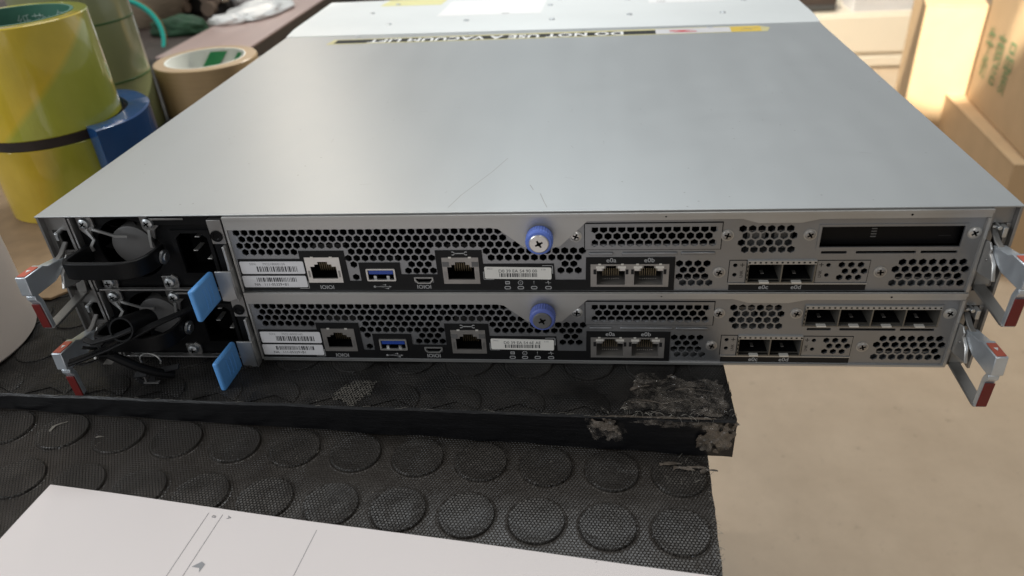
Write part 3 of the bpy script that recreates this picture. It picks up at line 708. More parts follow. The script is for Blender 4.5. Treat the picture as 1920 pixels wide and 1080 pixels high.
    for x, out, hs in ((335.4, rect(329.8,25.6,337.2,37.1), [circ(332.3,28,1.0), circ(332.4,33,1.0)]), (369.9, rect(368.2,25.8,390.6,37.1), [circ(373,28,1.0), circ(372.9,33.2,1.0)]+SMALL)):
        q = MB(); q.plate(d(out), [d(h) for h in hs], -.25, -.02, 'panel_steel')
        bx = [p[0] for p in out]; bz = [p[1] for p in out]
        q.plate(d(rect(min(bx)-.3,min(bz)-.3,max(bx)+.3,max(bz)+.2)), [d(rect(min(bx)+.3,min(bz)+.3,max(bx)-.3,max(bz)-.3))], -.06, -.02, 'gap')
        q.text('LNK', 2.0, lambda a,b,c,x=x: (x-b, -.3, -32.6+dz+a), 'dark_plastic')
        q.box(x-1,x+1,-.3,-.26,-28+dz,-27.7+dz,'dark_plastic'); q.box(x-.15,x+.15,-.3,-.26,-28.9+dz,-26.8+dz,'dark_plastic')
        q.build('port_surround', cn)
    return cn
controller(-.6, '792218000124', 'D0 39 EA 54 90 00', False)
controller(-42.3, '792218000140', 'D0 39 EA 54 6E AE', True)

# --- power supplies
def power_supply(dz, lower):
    q = MB(); bk = 'black_plastic'
    cx, cz = 41.0, 19.8
    q.plate([(a,b-dz) for a,b in rect(17.6,1.4,86.5,41.6)], [circ(cx,cz-dz,16.5,40), rect(66.0,10.5-dz,83.4,34-dz)], 3.0, 4.2, bk)
    q.box(17.6,86.5,24,25,-41.6+dz,-1.4+dz,'gap'); q.box(17.6,18.3,4.2,24,-41.6+dz,-1.4+dz,bk); q.box(17.6,86.5,4.2,24,-41.6+dz,-40.8+dz,bk)
    q.box(56,86.5,1.2,3,-6.2+dz,-1.6+dz,bk); q.box(56.6,74,.9,1.2,-3.4+dz,-2.4+dz,'chassis_steel')
    q.box(16.6,17.6,-1,4,-41.8+dz,-1.2+dz,'chassis_steel'); q.box(17.6,93,-.6,2,-42.4+dz,-41.6+dz,'chassis_steel')
    # corner plates with their feet
    for x,z,s_ in ((22.8,5.0,1),(55.6,5.0,-1),(23.6,38.2,1),(56.4,38.2,-1)):
        t = 1 if z < 20 else -1
        q.prism([(x-4,-z+dz+3.6*t),(x+3.4,-z+dz+3.6*t),(x+4.2,-z+dz+1.8*t),(x+4.2,-z+dz-2*t),(x+1.8,-z+dz-4*t),(x+.6,-z+dz-(9 if t > 0 else 3)*t),(x-4,-z+dz-3*t)], 1.6, 2.9, 'y', 'chassis_steel')
    ps = q.build('power_supply', SV, .2)
    for x,z in ((22.8,4.8),(55.6,4.9),(23.6,38.4),(56.3,38.2)):
        w = MB(); w.lathe([(2.9,0),(2.9,.5),(2.5,1.5),(1.4,2.1),(0,2.2)], (x,1.6,-z+dz), (0,-1,0), 'zinc', 20)
        r = random.uniform(0,1.5)
        for k in (r,r+PI/2):
            c,s_ = math.cos(k),math.sin(k); w.add([(x+c*u-s_*v,-.62,-z+dz+s_*u+c*v) for u,v in ((-1.5,-.35),(1.5,-.35),(1.5,.35),(-1.5,.35))], [(0,1,2,3)], 'gap')
        w.build('screw', ps)
    # fan: grey hub and seven dark blades
    w = MB(); w.lathe([(11.0,14),(11.0,.4),(10.4,0),(0,0)], (cx,5.2,-cz+dz), (0,1,0), 'hub_grey', 40, close=False)
    w.build('fan_hub', ps)
    w = MB()
    for i in range(7):
        a = 2*PI*i/7+.2
        pts = [(10.5,0,7),(16,0.28,6),(16,.72,14),(10.5,.5,14)]
        w.add([(cx+r*math.cos(a+t), y, -cz+dz+r*math.sin(a+t)) for r,t,y in pts], [(0,1,2,3)], 'dark_plastic')
    w.build('fan_blade', ps)
    # guard wires that run from the plates round the hub
    w = MB(); st = 'lip_steel'
    w.strap([(26,.9,-7.8+dz),(30.5,.4,-9.0+dz),(36,1.6,-12+dz),(42,2.2,-12.6+dz)], 1.3, .8, (0,-1,0), st)
    w.strap([(55.2,.8,-8.6+dz),(54.6,.4,-13+dz),(53.6,1.0,-18+dz)], 1.3, .8, (0,-1,0), st)
    w.strap([(22.4,1.4,-8.5+dz),(24.5,1.4,-14+dz),(22.5,.4,-17+dz),(23.0,.2,-19.5+dz)], 1.4, .9, (0,-1,0), st)
    w.build('fan_guard', ps)
    # mains inlet
    w = MB()
    w.plate([(a,b-dz) for a,b in rect(64.6,9.2,84.8,35.4)], [[(a,b-dz) for a,b in ((67,13.5),(70,10.8),(80,10.8),(83,13.5),(83,33),(67,33))]], 1.4, 3.0, 'black_plastic')
    w.box(66,84,15,15.4,-34.5+dz,-10+dz,'gap')
    for x,z in ((75.2,15.2),(72.2,22.8),(78.4,27.6)): w.box(x-1.2,x+1.2,6,14,-z-.35+dz,-z+.35+dz,'bright_metal')
    w.build('mains_inlet', ps, .3)
    # pull handle: flat black bail, hinged at two steel eyes
    w = MB()
    pts = [(20.6,1,-20.5+dz),(20.4,-8,-19.8+dz),(20.9,-17,-18.6+dz),(22.8,-20.6,-18.2+dz),(26,-21.8,-18.0+dz)]
    pts += [(x,-22,-18.0+dz) for x in (30,36,42,48)]+[(53,-21.2,-18.1+dz),(56.4,-18.4,-18.6+dz),(58.2,-13,-19.4+dz),(58.6,-4,-20.4+dz),(58.6,1,-20.8+dz)]
    w.strap(pts, 2.4, 8.8, (0,0,1), 'black_plastic'); w.build('pull_handle', ps, .5)
    w = MB()
    w.lathe([(3.6,0),(3.6,1.2),(2.2,1.6),(2.2,2.2),(0,2.3)], (59.9,-2.4,-21.4+dz), (1,0,-.1), 'zinc', 20); w.build('hinge_eye', ps); w = MB(); w.lathe([(2.6,0),(2.6,1),(0,1.2)], (19.2,-1,-20.6+dz), (-1,0,0), 'zinc', 16)
    w.build('hinge_eye', ps)
    # latch block with its knob, spring steel strip, blue release tab
    w = MB(); w.box(86.6,93.6,-1.2,6,-15.4+dz,-2.6+dz,'chassis_steel'); w.box(86.6,92,0,10,-40+dz,-15.4+dz,'black_plastic')
    w.lathe([(3.0,0),(3.0,.6),(1.5,.7),(1.5,.3),(0,.3)], (89.8,-1.2,-11+dz), (0,-1,0), 'black_gloss', 24); w.build('latch_block', ps, .4)
    w = MB(); w.strap([(92.4,-1.5,-16+dz),(92.6,-1.8,-25+dz),(92.6,-2.2,-28.8+dz)], 1.2, 4.2, (0,-1,0), 'lip_steel')
    w.prism([(85.0,-28.8+dz),(93.2,-28.8+dz),(93.4,-44.2+dz),(88,-46+dz),(85.0,-45.6+dz)], -4.8, -3.8, 'y', 'lip_steel'); w.prism([(-4.8,-29+dz),(3,-27+dz),(3,-44+dz),(-4.8,-46+dz)], 92.6, 93.4, 'x', 'lip_steel')
    w.build('latch_strip', ps, .2)
    w = MB()
    w.prism([(-4.6,-28.4+dz),(-25.8,-27.0+dz),(-25.2,-44.6+dz),(-4,-45.4+dz)], 81.6, 84.4, 'x', 'tab_blue')
    w.build('release_tab', ps, 1.0, 3)
    w = MB()
    for k in range(3):
        w.strap([(84.42,-10.5-3.4*k+.6*math.sin(t*3),-31-11*t+dz) for t in [i/8 for i in range(9)]], .45, .35, (1,0,0), 'tab_blue')
    w.build('tab_grip_ribs', ps)
    return ps
power_supply(0, False)
power_supply(-42.0, True)

# --- cord retainer hanging on the lower power supply
q = MB(); bk = 'black_plastic'
A, B = Vector((45.2,-30,-45.6)), Vector((43.8,-9,-54.6))
ax = (B-A)
q.lathe([(5.2,0),(6.0,0),(6.0,ax.length),(5.2,ax.length),(5.2,0)], A, ax, bk, 28, close=False)
q.lathe([(5.2,ax.length*.9),(0,ax.length*.9)], A, ax, 'gap', 28, close=False)
for i in range(7): q.box(37.6-.4,38.6,-29+i*.9,-28.6+i*.9,-50+i*.3,-43+i*.2,bk) if i % 2 else None
clip = q.build('cord_clip', SV)
q = MB()
pts = [(15.2,-35,-62),(24,-33.6,-59.4),(36,-31.6,-55.4),(48,-29.6,-50.4),(58,-25,-46.6),(66,-17,-46),(71.5,-8,-47)]
q.strap(pts, 4.0, 1.0, (-.25,-.35,.9), bk)
for i in range(40):
    t = i/39*.55*6; k = int(t); f = t-k; p = Vector(pts[k])*(1-f)+Vector(pts[k+1])*f
    q.box(p.x-.25,p.x+.25,p.y-1.2,p.y+1.2,p.z+.4,p.z+.75,bk)
q.build('tie_strap', clip, .2)
q = MB()
q.strap([(26,-32,-50),(30,-32.5,-51.6),(36,-31.5,-50.2),(43,-30.5,-48.4),(50,-29,-46)], 2.6, 1.4, (0,-.3,1), 'dark_plastic')
q.box(27,33,-32,-26,-54.8,-53.8,'dark_plastic'); q.tube([(24,-33,-54),(28,-30,-57),(26,-27,-61)], .9, bk); q.build('saddle_bar', clip, .2)
q = MB()
q.tube([(33,-30,-60),(37,-29,-63.5),(43,-27,-70),(49,-23,-77),(54,-18,-82)], 2.3, bk, 10); q.tube([(30,-32,-59.6),(33,-31,-60),(36,-29.5,-61)], 1.5, 'black_gloss', 10)
q.tube([(46+5.4*math.cos(t),-20,-71.5+4.4*math.sin(t)) for t in [PI*(1.1-i/10*1.25) for i in range(11)]], .45, 'lip_steel', 6)
q.strap([(36,-22,-79.5),(43,-22,-78.6)], 3, .8, (0,-.5,1), 'dark_plastic'); q.strap([(50,-20,-77.5),(60,-20,-75.2)], 3, .8, (0,-.5,1), 'dark_plastic')
q.build('cord_hook', clip)
q = MB(); gx, gy, gz = 40, -21, -80.5
arc = [(gx+4.6*math.cos(t), gy, gz+4.6*math.sin(t)) for t in [PI*(.95+i/12*1.1) for i in range(13)]]
q.strap(arc, 3, .7, (0,1,0), 'dark_plastic')
for p in arc[1:9]:
    dx, dz_ = p[0]-gx, p[2]-gz; q.add([(p[0],gy-1.4,p[2]),(p[0],gy+1.4,p[2]),(p[0]+dx*.28-.3,gy,p[2]+dz_*.28)], [(0,1,2)], 'hub_grey')
q.box(gx-1,gx+7,gy-1,gy+1,gz-4.6,gz-3.9,'hub_grey'); q.box(gx+.2,gx+.9,gy-1,gy+1,gz-4,gz,'hub_grey'); q.box(gx-4,gx+2,gy-.8,gy+.8,gz+.6,gz+1.2,'hub_grey')
q.build('ratchet_ring', clip)

# --- cam levers on both ears
def lever(xi, xo, zo, yaw=0.):
    """cam lever: boxy arm with red tab, red grip, bright bottom strap; xi faces the controllers"""
    sg = 1 if xo > xi else -1
    x0, x1 = min(xi,xo), max(xi,xo)
    q = MB(); lm = 'lever_metal'
    q.prism([(-5,-4.5+zo),(-16.5,-2.4+zo),(-19.5,-.6+zo),(-32,0+zo),(-32.6,-9.4+zo),(-29.5,-11+zo),(-15.5,-11.6+zo),(-7,-9+zo),(-4,-6+zo)], x0, x1, 'x', lm)
    q.strap([(xi+sg*1.6,2,.4+zo),(xi+sg*1.8,-4,-3.4+zo),(xi+sg*2.2,-8,-4.8+zo)], 1.2, 2.6, (1,0,0), 'lever_strap')
    # grip strap, flaring below the box
    q.prism([(-28.6,-10.6+zo),(-31,-10.6+zo),(-31.2,-12.6+zo),(-29.6,-15.2+zo),(-28.9,-30.2+zo),(-26.4,-31+zo),(-26.9,-15+zo)], x0+.3, x1-.3, 'x', lm)
    q.prism([(1.5,-29.2+zo),(-26.3,-30.9+zo),(-28.6,-30.4+zo),(-28.2,-29.4+zo),(-26,-29.6+zo),(1.5,-27.7+zo)], x0-.2, x1+.2, 'x', 'lever_strap')
    q.prism([(3,-29+zo),(1.4,-29.3+zo),(.2,-27.5+zo),(1.5,-18+zo),(3,-18+zo)], x0, x1+(1.5 if sg > 0 else 0), 'x', 'lever_strap')
    # cam plate beside the controller
    xp = xi-sg*1.5
    q.prism([(1.5,-4.6+zo),(-4.5,-3.2+zo),(-7,-5.4+zo),(-6.6,-8.2+zo),(-11,-10.2+zo),(-14,-15.4+zo),(-14,-17+zo),(-3.5,-19.6+zo),(1.5,-19.8+zo)], min(xp,xp+sg*.9), max(xp,xp+sg*.9), 'x', 'lip_steel')
    q.strap([(xp+sg*.5,-6.8,-7.6+zo),(xp+sg*.5,-11.4,-10.4+zo),(xp+sg*.5,-14.4,-17+zo)], .8, 1.6, (1,0,0), 'bright_metal')
    q.cyl((xp-sg*.6,-6,-11+zo),(xp+sg*.4,-6,-11+zo),.6,'lever_strap',10)
    lv = q.build('lever_handle', SV, .6, 2)
    w = MB(); w.prism([(-21.4,-.35+zo),(-31.2,.05+zo),(-31.2,.32+zo),(-21.4,-.08+zo)], x0+.55, x1-.55, 'x', 'red_tab'); w.build('red_tab', lv, .12)
    w = MB(); xm = (x0+x1)/2
    w.add([(xm-1,-25.2,.2+zo-.03),(xm+1,-25.2,.2+zo-.03),(xm,-27.6,.3+zo)], [(0,1,2)], 'white_mark'); w.build('tab_mark', lv)
    w = MB(); w.prism([(-29.75,-15.6+zo),(-30.5,-15.4+zo),(-29.9,-29.0+zo),(-29.0,-29.8+zo)], x0+.45, x1-.45, 'x', 'red_dark'); w.build('red_grip', lv, .3)
    return lv
lever(437.1, 442.3, -11.8); lever(437.1, 442.3, -55.4)
lever(10.2, 5.0, -15.6); lever(10.2, 5.0, -60.0+1.2)
# --- yellow sticker dot low on the left flank
q = MB(); q.lathe([(3.2,0),(3.2,.15)], (-.05,10,-50), (-1,0,0), 'label_yellow', 20); q.build('round_sticker', chassis)

# ------------------------------------------------------------------ boards under the server
ZU = -86.9
def zmat(x): return -99.0-.0327*x
def fy(x): return -31.2-.0277*x                       # front edge of the upper board
def nz(x, y, s, a): return a*mnoise.noise(Vector((x*s, y*s, 3.1)))
def stud(q, cx, cy, zf, r, mat, n=40, h=1.25, xm=1e9):
    prof = [(r,0),(r*.985,h*.7),(r*.955,h),(r*.93,h*1.02),(r*.88,h*.9),(r*.5,h*.95),(0,h)]
    vs = []; fs = []
    for k,(rr,hh) in enumerate(prof):
        for i in range(n):
            t = 2*PI*i/n; x = min(xm-(h-hh)*.3, cx+rr*math.cos(t)); y = cy+rr*math.sin(t); vs.append((x,y,zf(x)+hh))
    for j in range(len(prof)-1):
        for i in range(n): fs.append((j*n+i, j*n+(i+1)%n, (j+1)*n+(i+1)%n, (j+1)*n+i))
    q.add(vs, fs, mat)
def groove(q, cx, cy, zf, r, mat, n=40):
    vs = []; 
    for rr, hh in ((r*1.0,.02),(r*1.055,.22),(r*1.10,.03)):
        for i in range(n): t = 2*PI*i/n; x = cx+rr*math.cos(t); y = cy+rr*math.sin(t); vs.append((x,y,zf(x)+hh))
    q.add(vs, [(j*n+i, j*n+(i+1)%n, (j+1)*n+(i+1)%n, (j+1)*n+i) for j in range(2) for i in range(n)], mat)

# lower board
q = MB()
XR = lambda y: 321.6+(y+39.7)*.0385+.9*mnoise.noise(Vector((y*.12,1,0)))+.5*mnoise.noise(Vector((y*.5,2,0)))
ys = [-260+3*i for i in range(101)]
top = []; 
for y in ys: top.append((XR(y),y))
n = len(ys)
vs = [(-420,y,zmat(-420)) for y in ys]+[(x,y,zmat(x)) for x,y in top]+[(x-.3,y,-123) for x,y in top]+[(-420,y,-123) for y in ys]
fs = []
for k in range(3):
    for i in range(n-1): fs.append((k*n+i,k*n+i+1,(k+1)*n+i+1,(k+1)*n+i))
fs += [(0,n,2*n,3*n),(n-1,2*n-1,3*n-1,4*n-1)]
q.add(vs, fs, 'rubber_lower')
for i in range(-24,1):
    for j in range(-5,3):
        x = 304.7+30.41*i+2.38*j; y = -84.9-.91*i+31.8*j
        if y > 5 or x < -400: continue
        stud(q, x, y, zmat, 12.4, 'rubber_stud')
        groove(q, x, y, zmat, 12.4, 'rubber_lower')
lower = q.build('rubber_board', None, loc=(0,-100,-123))
tag(lower, 'lower black board with raised round rubber studs, under the white paper', 'board')
# frayed backing and lint on the lower board
q = MB()
def curl(cx, cy, z, L, w, a, lift, mat, n=6):
    vs = []
    for i in range(n+1):
        t = i/n; x = cx+L*t*math.cos(a)+w*.6*math.sin(5*t+cx); y = cy+L*t*math.sin(a); ww = w*(1-.75*t)*(.7+.3*math.sin(9*t+cy))
        zz = z+lift*math.sin(PI*t*.9)+.2
        vs += [(x-ww*math.sin(a),y+ww*math.cos(a),zz+lift*.3*random.random()),(x+ww*math.sin(a),y-ww*math.cos(a),zz)]
    q.add(vs, [(2*i,2*i+1,2*i+3,2*i+2) for i in range(n)], mat)
for k in range(4):
    curl(299+5.5*k, -47-1.8*k+random.uniform(-2,2), zmat(305)+.9, 9, 1.7, random.uniform(-.7,.1), 1.0, 'torn_tape', 9); q.build('backing_shred', lower); q = MB()
for k in range(18):
    t = random.random(); curl(296+random.uniform(-1,22), -50+random.uniform(-9,9), zmat(305)+.9, random.uniform(1.5,5), .14, random.uniform(0,6.3), .6, 'fibre', 3)
for k in range(46):
    y = random.uniform(-110,-40); curl(XR(y)-random.uniform(0,2), y, zmat(320)+.1, random.uniform(.8,3), .14, random.uniform(-1,1), .5, 'fibre', 3)
for k in range(60):
    x = random.uniform(-30,310); y = random.uniform(-110,-36); curl(x, y, zmat(x)+.95, random.uniform(.5,2.0), .14, random.uniform(0,6.3), .3, 'fibre', 3)
tag(q.build('lint', lower), kind='stuff'); q = MB()
curl(-4,-45,zmat(-4)+.9,9,1.3,.9,.8,'fibre'); q.build('backing_shred', lower); q = MB(); curl(22,-48,zmat(22)+.3,5,1.0,.3,.8,'fibre'); q.build('backing_shred', lower)

# upper board
q = MB()
xs = [-420+4*i for i in range(int((332.4+420)/4)+1)]+[332.6]
def ye(x): return fy(x)+nz(x,0,.03,.9)+nz(x,9,.2,.35)
BK = 640; n = len(xs)
def zt(x, y): return ZU
rows = [[(x,BK,ZU) for x in xs],[(x,ye(x)+1.2,ZU) for x in xs],[(x,ye(x),ZU-.8) for x in xs],[(x,ye(x)+nz(x,40,.05,.7),ZU-7) for x in xs],[(x,ye(x)+.3+nz(x,80,.04,.9),zmat(x)+1.0) for x in xs],[(x,BK,zmat(x)+1.0) for x in xs]]
vs = [p for r in rows for p in r]
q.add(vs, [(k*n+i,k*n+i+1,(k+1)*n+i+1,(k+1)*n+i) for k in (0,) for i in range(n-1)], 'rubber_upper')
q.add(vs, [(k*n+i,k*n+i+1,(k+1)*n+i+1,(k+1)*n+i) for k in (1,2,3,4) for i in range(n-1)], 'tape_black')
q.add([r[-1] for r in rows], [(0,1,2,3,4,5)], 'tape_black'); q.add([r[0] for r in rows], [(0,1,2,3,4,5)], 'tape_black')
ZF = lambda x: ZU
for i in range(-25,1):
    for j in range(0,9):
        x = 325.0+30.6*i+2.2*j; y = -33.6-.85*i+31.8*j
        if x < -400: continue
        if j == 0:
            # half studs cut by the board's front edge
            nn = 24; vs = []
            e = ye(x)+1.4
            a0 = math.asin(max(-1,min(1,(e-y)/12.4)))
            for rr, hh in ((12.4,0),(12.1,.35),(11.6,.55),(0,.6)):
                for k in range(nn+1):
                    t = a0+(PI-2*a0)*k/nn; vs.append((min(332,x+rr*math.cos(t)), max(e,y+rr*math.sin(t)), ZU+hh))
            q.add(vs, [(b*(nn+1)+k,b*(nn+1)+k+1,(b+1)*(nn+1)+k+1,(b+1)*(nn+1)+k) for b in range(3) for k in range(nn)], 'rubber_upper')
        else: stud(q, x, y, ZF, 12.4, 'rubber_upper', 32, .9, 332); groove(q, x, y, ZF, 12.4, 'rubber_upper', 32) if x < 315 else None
upper = q.build('rubber_board', None, loc=(0,200,ZU-20))
tag(upper, 'upper black board with glossy taped front edge and torn right corner, carrying the server', 'board')
q = MB()
# clear packing tape torn at the corner: crumpled sheets, curled lip over the front edge
def sheet(pts, nu, nv, mat, amp, sc):
    a,b,c,d = [Vector(p) for p in pts]; vs = []
    for i in range(nu+1):
        for j in range(nv+1):
            u, v = i/nu, j/nv; p = (a*(1-u)+b*u)*(1-v)+(d*(1-u)+c*u)*v
            k = mnoise.noise(p*sc)+.6*mnoise.noise(p*sc*2.7); vs.append(p+Vector((k*.5,-abs(k),abs(k)))*amp)
    def keep(i, j):
        u, v = (i+.5)/nu, (j+.5)/nv; e = min(u*1.5, (1-u)*1.5, v, 1-v)
        return e > .16+.30*mnoise.noise(Vector((u*6+a.x, v*5, a.z)))
    q.add(vs, [(i*(nv+1)+j,(i+1)*(nv+1)+j,(i+1)*(nv+1)+j+1,i*(nv+1)+j+1) for i in range(nu) for j in range(nv) if keep(i,j)], mat)
def part(name, par, kind=None):
    global q
    o = q.build(name, par); tag(o, kind=kind); q = MB(); return o
sheet(((262,-39.2,ZU+.8),(331,-40.6,ZU+.9),(332,-38.4,ZU+.6),(270,-37.6,ZU+.5)), 70, 10, 'torn_tape', .8, .3); part('torn_tape', upper)
sheet(((266,-39.6,ZU+.6),(279,-40,ZU+.6),(281,-40.3,ZU-10),(268,-40.2,ZU-7)), 24, 20, 'torn_tape', 1.0, .35); part('torn_tape', upper)
sheet(((318,-41,ZU+.5),(333.2,-41,ZU+.5),(332,-41.2,ZU-20),(314,-41.2,ZU-16)), 34, 34, 'torn_tape', 1.0, .25); part('torn_tape', upper)
sheet(((332.9,-39,ZU+.4),(333.1,-10,ZU+.4),(332.8,-10,ZU-5),(332.8,-39,ZU-9)), 30, 10, 'torn_tape', .5, .2); part('torn_tape', upper)
sheet(((276,-40.5,ZU+1.2),(333,-41,ZU+1.3),(334,-6,ZU+1.0),(290,-2,ZU+1.0)), 90, 60, 'clear_film', 2.0, .24); part('clear_film', upper)
sheet(((262,-40.4,ZU+1),(286,-41,ZU+1),(284,-41.6,ZU-15),(266,-41.6,ZU-11)), 40, 30, 'clear_film', 1.3, .2); part('clear_film', upper)
sheet(((284,-41,ZU+1.2),(333.5,-41.6,ZU+1.2),(333,-41.8,ZU-4),(284,-41.2,ZU-3)), 70, 10, 'clear_film', 1.0, .25); part('clear_film', upper)
sheet(((315,-41.2,ZU+1),(334,-41.8,ZU+1),(333,-42.2,ZU-21),(316,-42,ZU-17)), 40, 34, 'clear_film', 1.4, .16); part('clear_film', upper)
for k in range(7):
    curl(286+random.uniform(-6,34), -26+random.uniform(-6,14), ZU+.5, random.uniform(6,14), random.uniform(.2,1.6), random.uniform(-.7,.5), .5, 'torn_tape', 9); part('tape_shred', upper)
for k in range(55):
    x = random.uniform(272,332); curl(x, ye(x)+random.uniform(-.5,6), ZU+.7, random.uniform(1,5), .13, random.uniform(0,6.3), .9, 'fibre', 3)
for k in range(30):
    x = random.uniform(-20,270); curl(x, ye(x)+random.uniform(0,1.5), ZU+.1, random.uniform(1,5), .12, random.uniform(-.25,.25), .3, 'fibre', 3)
# pale honeycomb net where the skin has worn through
for i in range(26):
    for j in range(14):
        x = 126+1.55*i+.78*(j%2); y = -34+1.35*j
        d = abs((x-147)-.35*(y+34))+.35*abs(y+26)
        if d+3*mnoise.noise(Vector((x*.15,y*.15,0))) > 9 or (x-143)**2+(y+38)**2 < 60: continue
        hx = [(x+.85*math.sin(PI*k/3),y+.85*math.cos(PI*k/3)) for k in range(6)]; ix = [(x+.66*math.sin(PI*k/3),y+.66*math.cos(PI*k/3)) for k in range(6)]
        q.add([(a,b,ZU+.62) for a,b in hx+ix], [(k,(k+1)%6,6+(k+1)%6,6+k) for k in range(6) if random.random() < .75], 'fibre')
part('lint', upper, 'stuff')

# workbench that carries both boards
bench = empty('workbench', (-100,250,-700), 'dark workbench that carries the black rubber boards and the tape rolls', 'workbench')
q = MB(); q.box(-900,312,-330,640,-150,-123.6,'bench_top'); q.box(-900,-163,640,1300,-150,-123.6,'bench_top'); q.box(-900,-440,-330,640,-123.6,-123.5,'bench_top'); q.build('tabletop', bench)
for x,y in ((-860,-300),(270,-300),(270,600),(-860,1260),(-210,1260)):
    q = MB(); q.box(x-25,x+25,y-25,y+25,-700,-150,'bench_leg'); q.build('leg', bench)

# paper sheet, gently bowed
q = MB()
P0 = Vector((20.6,-79.8)); U = Vector((286.6,-25.6)).normalized(); V = Vector((-U.y,U.x))*-1
def pp(u, v):
    x = P0.x+U.x*u+V.x*v; y = P0.y+U.y*u+V.y*v
    z = zmat(x)+1.25+.9*math.exp(-(u/60)**2-(v/40)**2)+.5*math.sin(u*.021+.6)**2+.25*math.sin(v*.05)
    return (x,y,z)
nu, nv = 60, 30; vs = [pp(297*i/nu,210*j/nv) for j in range(nv+1) for i in range(nu+1)]
q.add(vs, [(j*(nu+1)+i,j*(nu+1)+i+1,(j+1)*(nu+1)+i+1,(j+1)*(nu+1)+i) for j in range(nv) for i in range(nu)], 'paper')
def pline(u0, v0, u1, v1, w):
    vs = []; N = 30
    for i in range(N+1):
        t = i/N; u = u0+(u1-u0)*t; v = v0+(v1-v0)*t
        for s_ in (-1,1): x,y,z = pp(u+s_*w/2,v); vs.append((x,y,z+.08))
    q.add(vs, [(2*i,2*i+1,2*i+3,2*i+2) for i in range(N)], 'paper_line')
pline(81,3,81,200,.22); pline(87.5,3,87.5,200,.22); pline(131.5,4,131.5,200,.2)
for tx,u,v in (('B',84.2,4.6),('A',91,4.0)): q.text(tx, 2.6, lambda x,y,z,u=u,v=v: tuple(a+b for a,b in zip(pp(u+y,v-x),(0,0,.1))), 'paper_line')
q.add([tuple(a+b for a,b in zip(pp(*c),(0,0,.1))) for c in ((88.6,30),(91.5,27),(93.5,28),(93,32),(92,30))], [(0,1,2,3,4)], 'ink_grey')
paper = q.build('paper_sheet', None, loc=(160,-190,-105), angle=60)
tag(paper, 'white sheet of paper with thin ruled lines on the studded lower board', 'paper')

# ------------------------------------------------------------------ rolls on the left
def roll(name, label, c, R, z0, z1, mat, core_r, group=None, edge='core_board', inner='core_board', cat='tape roll', rim=2.2, build_core=True):
    q = MB(); h = z1-z0
    q.lathe([(core_r+rim,0),(R-.8,0),(R,.8),(R,h-.8),(R-.8,h),(core_r+rim,h)], (c[0],c[1],z0), (0,0,1), mat, 72, close=False)
    o = q.build(name, None, loc=(c[0],c[1],z0)); tag(o, label, cat, group)
    if build_core:
        q = MB(); q.lathe([(core_r+rim,0),(core_r+rim,h+.3),(core_r,h+.3),(core_r,0),(core_r+rim,0)], (c[0],c[1],z0), (0,0,1), inner, 60, close=False); k = q.build('core', o)
        return o, k
    return o, None
YC = (-137.6,206.7); YR = 49.5; ZS = -21.0
yl, _ = roll('tape_roll', 'lower yellow packing tape roll with blue band at its side, under another yellow roll', YC, YR-.8, ZU+2.45, ZS-7, 'tape_yellow_low', 37, 'yellow packing tape rolls')
yu, ck = roll('tape_roll', 'upper yellow and green packing tape roll with green printed core, stacked on another', YC, YR, ZS, 54, 'tape_yellow_top', 38, 'yellow packing tape rolls', inner='core_green')
q = MB(); q.lathe([(40,0),(YR-.9,0),(YR-.9,6.9),(40,6.9)], (YC[0],YC[1],ZS-6.95), (0,0,1), 'core_dark', 60, close=False); q.build('dark_rim', yl)
q = MB()
q.lathe([(37.7,2),(37.7,74)], (YC[0],YC[1],ZS), (0,0,1), 'core_white', 30, a0=-.2, a1=.75, close=False)
for k,(tx,t,z) in enumerate((('纸芯',1.9,64),('胶带',1.45,62),('包装',1.1,66),('高粘',1.6,48),('透明',1.2,50))):
    q.text(tx, 10, lambda x,y,z_,t=t,z=z: (YC[0]+37.5*math.cos(t-x/37.5), YC[1]+37.5*math.sin(t-x/37.5), ZS+z+y), 'core_green_ink')
q.build('core_print', yu)
# curved blue band round the right flank
q = MB(); a0, a1 = -.60, 1.9; r0, r1 = YR+.5, YR+16; z0, z1 = ZS-62, ZS+2.0
N = 36; vs = []
for i in range(N+1):
    t = a0+(a1-a0)*i/N
    for r,z in ((r0,z0),(r1,z0),(r1,z1-1),(r1-1,z1),(r0+.5,z1),(r0,z1-.5)): vs.append((YC[0]+2.5+r*math.cos(t),YC[1]+4+r*math.sin(t),z+.4*math.sin(t*7+z)))
q.add(vs, [(6*i+k,6*i+(k+1)%6,6*i+6+(k+1)%6,6*i+6+k) for i in range(N) for k in range(6)]+[tuple(range(6)),tuple(6*N+k for k in range(6))], 'blue_tape')
o = q.build('blue_band', None, loc=(YC[0]+50,YC[1],z0)); tag(o, 'dark blue glossy plastic band curving round the lower yellow tape roll', 'band')

# brown board under the yellow rolls
q = MB(); q.prism([(-330,58),(-66,58),(-60,66),(-14,66),(-14,330),(-330,330)], ZU+.62, ZU+2.4, 'z', 'core_board'); o = q.build('cardboard_sheet', None, .4, loc=(-170,190,ZU)); tag(o, 'flat brown cardboard sheet lying under the stacked yellow tape rolls', 'cardboard')
